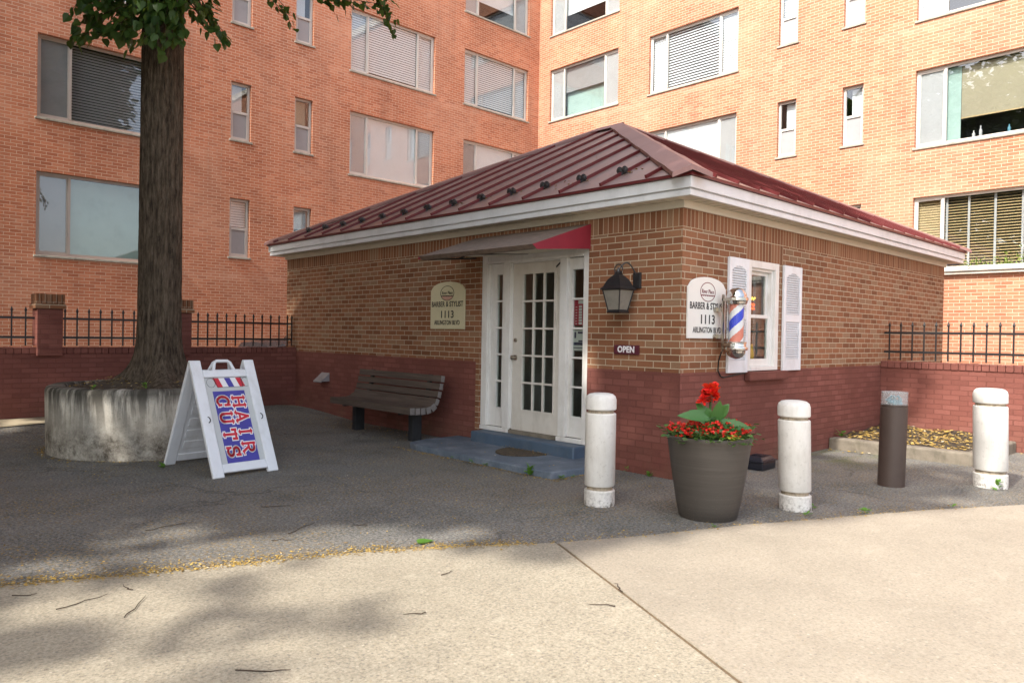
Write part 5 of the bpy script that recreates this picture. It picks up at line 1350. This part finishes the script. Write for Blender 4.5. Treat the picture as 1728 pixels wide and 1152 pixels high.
word('HAIR', .024, .865, .205, .130); word('CUTS', -.146, .885, .165, .132)

# ------------------------------------------------------------------ bollards, light post
b0_ = None
def bollard(x, y, rr, H, label, lean, tip):
    t = thing('bollard', label, 'bollard', (x, y, 0), 'white concrete bollards in front of the shop')
    k = H/.95
    def bl(prof, nm, mt):
        mb = MB(); mb.lathe(prof, 40, (x, y, 0), lean=lean); return mb.build(nm, mt, t, smooth=40)
    bl([(rr*.99, -.02), (rr, .02), (rr, .125*k), (rr-.008, .133*k)], 'base', 'bollard')
    bl([(rr-.02, .131*k), (rr-.024, .15*k), (rr-.02, .168*k)], 'groove', 'groove')
    bl([(rr-.006, .166*k), (rr, .175*k), (rr, .775*k), (rr-.007, .783*k)], 'shaft', 'bollard')
    bl([(rr-.018, .781*k), (rr-.022, .798*k), (rr-.018, .812*k)], 'groove', 'groove')
    bl([(rr-.006, .81*k), (rr+.001, .818*k), (rr+.001, .895*k), (rr-.008, .925*k), (rr-.03, .943*k), (rr-.06, .95*k), (.01, .952*k)], 'cap', 'bollard')
    return t
bollard(4.91, 4.08, .131, .955, 'white bollard standing between the door and the flower pot', (.0, .0), 0)
bollard(6.085, 2.90, .132, .925, 'white bollard between the flower pot and the brown light post', (-.022, .022), 0)
bollard(8.60, 2.075, .152, .985, 'white bollard standing farthest right, before the leafy bed', (-.016, .016), 0)
lp = thing('light_post', 'brown cylindrical light post with clear plastic top, between two white bollards', 'light post', (7.84, 2.75, 0))
lean = (.02, -.012)
def lpb(prof, nm, mt, n=36):
    mb = MB(); mb.lathe(prof, n, (7.84, 2.75, 0), lean=lean); return mb.build(nm, mt, lp, smooth=40)
lpb([(.124, -.02), (.124, .78), (.121, .783), (.121, .795), (.125, .798), (.125, .806), (.119, .812)], 'body', 'brown_metal')
lens = lpb([(.121, .813), (.121, .925)], 'lens', 'lens'); 
lpb([(.122, .926), (.123, .937), (.10, .942), (.004, .944)], 'lid', 'lens')
q = random.Random(9); mb = MB()
for i in range(5): mb.tube([(7.855+q.uniform(-.06, .06), 2.74+q.uniform(-.06, .06), .815), (7.855+q.uniform(-.07, .07), 2.74+q.uniform(-.07, .07), .86), (7.855+q.uniform(-.05, .05), 2.74+q.uniform(-.05, .05), .90)], [.022, .018, .008], 8)
mb.build('lamp_fitting', 'aqua', lp, smooth=60)

# ------------------------------------------------------------------ flower pot with plants
PX, PY = 5.275, 3.245
pot = thing('flower_pot', 'large brown tapered pot filled with red flowers at the shop corner', 'flower pot', (PX, PY, 0))
mb = MB(); mb.lathe([(.222, .0), (.232, .012), (.255, .12), (.282, .28), (.306, .44), (.328, .60), (.334, .625), (.338, .632), (.338, .655), (.330, .660), (.316, .656), (.308, .62), (.300, .57)], 64, (PX, PY, 0)); mb.build('body', 'pot', pot, smooth=35)
mb = MB(); mb.lathe([(.302, .56), (.31, .60)], 32, (PX, PY, 0)); mb.build('soil', 'soil', pot)
ca = thing('canna_lily', 'canna lily with broad green leaves and red blooms rising from the pot', 'flower', (PX+.01, PY, .6))
q = random.Random(14)
mb = MB(); mb.tube([(PX+.01, PY, .58), (PX+.015, PY, .75), (PX+.005, PY, .93), (PX+.0, PY+.005, 1.06)], [.014, .012, .009, .005], 8); mb.build('stem', 'canna_leaf', ca, smooth=60)
rV = Vector((.728, -.686, 0)); dV = Vector((.686, .728, 0))
CL = [((.01, .68), (.10, .17), .2), ((-.01, .67), (-.12, .10), .2), ((-.02, .70), (-.16, .045), .24), ((.0, .66), (-.07, .14), .22), ((.02, .64), (.02, .20), .24), ((.03, .66), (.18, .02), .24), ((.02, .63), (.06, .16), .2), ((.0, .62), (-.03, .18), .2), ((.03, .7), (.14, -.05), .2), ((.02, .66), (.09, .15), .22)]
for i, ((a, z), (dx, dz), L) in enumerate(CL):
    mb = MB(); o = Vector((PX, PY, z+.09))+rV*a-dV*(.05+.02*(i % 3)); L *= 1.12; dr = rV*dx+Vector((0, 0, dz))+dV*q.uniform(-.08, .06)
    dr.normalize(); sd = dr.cross(dV*-1+Vector((0, 0, .6))).normalized(); nn2 = sd.cross(dr)
    n = 9; wv = .052
    for k in range(n+1):
        t = k/n; wd = wv*math.sin(math.pi*min(1, t*.96+.03))**.8*(1-.25*t); c = o+dr*L*t-Vector((0, 0, 1))*.045*t*t
        mb.v += [c+sd*wd+nn2*wd*.35, c, c-sd*wd+nn2*wd*.35]
    for k in range(n):
        for j in (0, 1): mb.f.append([k*3+j, k*3+j+1, (k+1)*3+j+1, (k+1)*3+j]); mb.mi.append(0)
    mb.build('leaf', 'canna_leaf', ca, smooth=80, fix=False)
def petals(mb, c, r_, n, q, kind=2):
    for i in range(n):
        dr = Vector((q.uniform(-1, 1), q.uniform(-1, 1), q.uniform(-.5, .9))); leaf_shape(mb, c+dr*r_*.1, dr, Vector((q.uniform(-.6, .6), q.uniform(-.6, .6), 1)), r_*q.uniform(.75, 1.2), kind=kind, fold=q.uniform(-.3, .5))
mb = MB()
for a, z, r_ in ((-.03, .955, .06), (.02, 1.0, .065), (-.01, 1.04, .06), (.025, 1.045, .05), (-.045, 1.0, .05), (-.06, .94, .05), (.035, .965, .05), (.0, .985, .06), (.01, 1.06, .04)):
    petals(mb, Vector((PX, PY, z))+rV*a-dV*q.uniform(-.03, .04), r_, 11, q)
mb.build('bloom', 'canna_flower', ca, fix=False)
mb = MB()
for i in range(14):
    c = Vector((PX+q.gauss(0, .018), PY+q.gauss(0, .018), .875+q.uniform(0, .06))); dr = Vector((q.uniform(-1, 1), q.uniform(-1, 1), q.uniform(-.3, 1))); leaf_shape(mb, c, dr, Vector((0, 0, 1)), .035, kind=1)
mb.build('buds', 'maroon', ca, fix=False)
nb = 0
for k in range(17):
    if k < 12: an = 2*math.pi*k/12+.2; rad = .238
    else: an = 2*math.pi*(k-12)/5; rad = .13
    cx_, cy_ = PX+rad*math.cos(an), PY+rad*math.sin(an); cz = (.655 if k < 12 else .70)+.02*math.sin(k*2.1)
    t = thing('begonia', 'bushy begonia with small red flowers and green leaves at the rim of the pot', 'flower', (cx_, cy_, .6), 'red begonias round the rim of the pot')
    mb = MB()
    for i in range(95):
        v = Vector((q.gauss(0, .055), q.gauss(0, .055), abs(q.gauss(0, .035))-.015)); o = Vector((cx_, cy_, cz))+v
        dr = Vector((v.x*8+q.uniform(-.6, .6), v.y*8+q.uniform(-.6, .6), q.uniform(-.5, .5))); leaf_shape(mb, o, dr, Vector((q.uniform(-.5, .5), q.uniform(-.5, .5), 1)), q.uniform(.028, .05), kind=2)
    mb.build('leaves', 'begonia_leaf', t, fix=False)
    mb = MB()
    for i in range(26):
        c = Vector((cx_+max(-.075, min(.075, q.gauss(0, .05))), cy_+max(-.075, min(.075, q.gauss(0, .05))), cz+q.uniform(.02, .075))); petals(mb, c, .018, 6, q)
    mb.build('flowers', 'begonia_flower', t, fix=False)
mb = MB(); c0 = Vector((PX, PY, .655))+rV*.10-dV*.29
for i in range(40): leaf_shape(mb, c0+Vector((q.gauss(0, .035), q.gauss(0, .03), q.uniform(-.01, .04))), Vector((q.uniform(-1, 1), q.uniform(-1, 1), q.uniform(-.3, .8))), Vector((0, 0, 1)), q.uniform(.018, .032), kind=2)
cj = thing('creeping_jenny', 'lime green trailing plant at the front rim of the flower pot', 'plant', tuple(c0)); mb.build('leaves', 'lime_leaf', cj, fix=False)

# ------------------------------------------------------------------ bait box, weeds, shrubs on the terrace, car behind the railing
bb = thing('bait_box', 'black plastic bait box on the ground against the painted wall', 'box', (7.66, 4.08, 0), rot=(0, 0, .05), local=True)
def bbx(x0, x1, y0, y1, z0, z1, tp): 
    mb = MB(); i = tp
    mb.add([(x0, y0, z0), (x1, y0, z0), (x1, y1, z0), (x0, y1, z0), (x0+i, y0+i, z1), (x1-i, y0+i, z1), (x1-i, y1-i, z1), (x0+i, y1-i, z1)], [(0, 3, 2, 1), (4, 5, 6, 7), (0, 1, 5, 4), (1, 2, 6, 5), (2, 3, 7, 6), (3, 0, 4, 7)]); return mb
bbx(-.16, .16, -.12, .12, 0, .085, -.006).build('body', 'box_plastic', bb, bevel=.012)
mb = bbx(-.175, .175, -.135, .135, .087, .105, 0); mb2 = bbx(-.16, .16, -.12, .12, .105, .145, .035); mb.add(mb2.v, mb2.f); mb.build('lid', 'box_plastic', bb, bevel=.008)
mb = MB(); mb.box(-.06, .06, -.06, .06, .146, .156); mb.build('hatch', 'box_plastic', bb, bevel=.004)
def weed(x, y, z, s_, seed, label, n=9, upright=.5):
    q = random.Random(seed); mb = MB()
    for i in range(n):
        a = 2*math.pi*i/n+q.uniform(-.4, .4); dr = Vector((math.cos(a), math.sin(a), q.uniform(.1, .9)*upright*2)); leaf_shape(mb, Vector((x, y, z))+Vector((math.cos(a), math.sin(a), 0))*s_*.15+Vector((0, 0, s_*upright*q.uniform(0, 1.2))), dr, Vector((0, 0, 1)), s_*q.uniform(.45, .8), kind=q.choice((1, 2)))
    return tag(mb.build('weed', 'weed', fix=False), label, 'weed')
wl = [(5.335, 5.36, .0, .085, 'tall green weed at the front edge of the blue slab', 18, 1.2), (5.46, 5.03, .0, .06, 'low green weed at the near corner of the blue slab', 10, .4), (5.62, 5.02, .0, .045, 'small weed at the slab corner nearest the left bollard', 7, .4),
      (5.34, 6.05, .0, .05, 'small weed by the slab in front of the doormat', 8, .5), (5.34, 6.3, .0, .05, 'small weed at the slab edge left of the doormat', 8, .5), (5.35, 6.65, .0, .04, 'tiny weed at the slab edge near the bench', 6, .5),
      (6.27, 4.55, .0, .06, 'weed growing at the foot of the wall behind the left bollard', 9, .5), (6.28, 4.85, .0, .045, 'tiny weed at the wall foot beside the left bollard', 5, .9),
      (5.93, 2.72, .0, .06, 'small weed left of the middle bollard\'s foot', 8, .3), (6.22, 2.80, .0, .05, 'small weed right of the middle bollard\'s foot', 7, .5), (6.33, 2.42, .012, .07, 'green weed in the pavement joint right of the middle bollard', 9, .4),
      (7.20, 2.02, .012, .055, 'green weed at the asphalt edge before the brown light post', 7, .4), (8.42, 1.97, .0, .07, 'sprig of green weed growing against the right bollard', 9, 1.0), (2.62, 8.02, .0, .07, 'small weed at the foot of the round planter', 10, .5),
      (10.0, 4.15, .15, .10, 'green weed in the leafy bed beside the shop wall', 14, .5), (5.0, 3.02, .0, .035, 'tiny weed in the asphalt edge beside the flower pot', 6, .4),
      (2.6, 8.55, .78, .06, 'grass tuft on the planter soil left of the trunk', 12, .8), (3.05, 8.4, .78, .06, 'grass tuft on the planter soil before the trunk', 12, .8), (2.2, 8.95, .76, .05, 'grass tuft at the left inner rim of the planter', 9, .8)]
for i, (x, y, z, s_, lb, n, up_) in enumerate(wl): weed(x, y, z, s_, 60+i, lb, n, up_)
mb = MB(); leaf_shape(mb, Vector((3.02, 4.12, .006)), Vector((.9, -.5, .05)), Vector((0, 0, 1)), .12, fold=.1); tag(mb.build('fallen_leaf', 'weed', fix=False), 'single green leaf lying on the asphalt near its edge', 'leaf')
for i, (y, s_) in enumerate(((4.35, .22), (3.95, .24), (3.55, .36), (3.2, .22), (2.7, .26), (2.0, .3))):
    q = random.Random(80+i); mb = MB()
    for k in range(130):
        v = Vector((q.gauss(0, .10), q.gauss(0, .17), abs(q.gauss(0, s_*.42)))); leaf_shape(mb, Vector((16.95, y, 2.92))+v, Vector((q.uniform(-1, 1), q.uniform(-1, 1), q.uniform(-.2, .8))), Vector((0, 0, 1)), q.uniform(.05, .09), kind=1)
    t = thing('shrub', 'low leafy shrub on the terrace under the slatted window', 'shrub', (16.95, y, 2.8), 'low shrubs along the terrace coping')
    mb.build('leaves', 'shrub', t, fix=False)
    mb = MB()
    for k in range(4): mb.tube([(16.95+q.uniform(-.02, .02), y+q.uniform(-.05, .05), 2.78), (16.95+q.uniform(-.08, .08), y+q.uniform(-.12, .12), 2.95+s_*.5)], [.008, .004], 5)
    mb.build('stem', 'twig', t)
car = thing('parked_car', 'dark car parked behind the railing, barely seen at the shop corner', 'car', (6.6, 14.9, 0))
sec = [(6.55, .55, 1.0, .70), (6.62, .40, 1.20, .80), (6.9, .32, 1.265, .86), (7.5, .28, 1.28, .88), (8.4, .28, 1.18, .88), (9.4, .28, 1.0, .86), (10.4, .32, .86, .80), (10.6, .5, .75, .7)]
mb = MB(); n = 12
for (x, zb, zt, hw) in sec:
    for k in range(n):
        a = 2*math.pi*k/n; ca_, sa_ = math.cos(a), math.sin(a); mb.v.append(Vector((x, 14.9+hw*math.copysign(abs(ca_)**.5, ca_), (zb+zt)/2+(zt-zb)/2*math.copysign(abs(sa_)**.5, sa_))))
for i in range(len(sec)-1):
    for k in range(n): k2 = (k+1) % n; mb.f.append([i*n+k, i*n+k2, (i+1)*n+k2, (i+1)*n+k]); mb.mi.append(0)
mb.f.append(list(range(n))); mb.f.append([(len(sec)-1)*n+k for k in range(n)]); mb.mi += [0, 0]
mb.build('body', 'car', car, smooth=45)
mb = MB(); mb.add([(7.6, 14.15, 1.22), (9.2, 14.15, 1.1), (9.2, 15.65, 1.1), (7.6, 15.65, 1.22), (7.8, 14.35, 1.55), (8.5, 14.35, 1.55), (8.5, 15.45, 1.55), (7.8, 15.45, 1.55)], [(4, 5, 6, 7), (0, 1, 5, 4), (1, 2, 6, 5), (2, 3, 7, 6), (3, 0, 4, 7)]); mb.build('cabin', 'car_glass', car, bevel=.06, seg=3)
for x in (7.0, 9.7):
    for y in (14.1, 15.7):
        mb = MB(); mb.tube([(x, y-.1, .33), (x, y+.1, .33)], [.32, .32], 24); mb.build('wheel', 'tyre', car, smooth=40)

# unseen row of trees added beyond the left edge to darken the shop front
lt = back_tree('street_tree', 'unseen leafy tree added out of view on the left to shade the shop front', -11.0, 9.0,
               [(-11, 9, 6.5, 3.0), (-10.5, 7.4, 4.0, 2.6), (-11.4, 10.8, 4.2, 2.6), (-11, 9.2, 9.2, 2.6), (-10.2, 9.6, 2.6, 2.2)], 5200, 91, 8)
lt["group"] = 'unseen trees added for shade'
for y in (4.2, 14.2, -1.0, 19.0):
    c_ = copy_tree(lt); c_.location = (-11.0+.3*math.sin(y), y, 0)
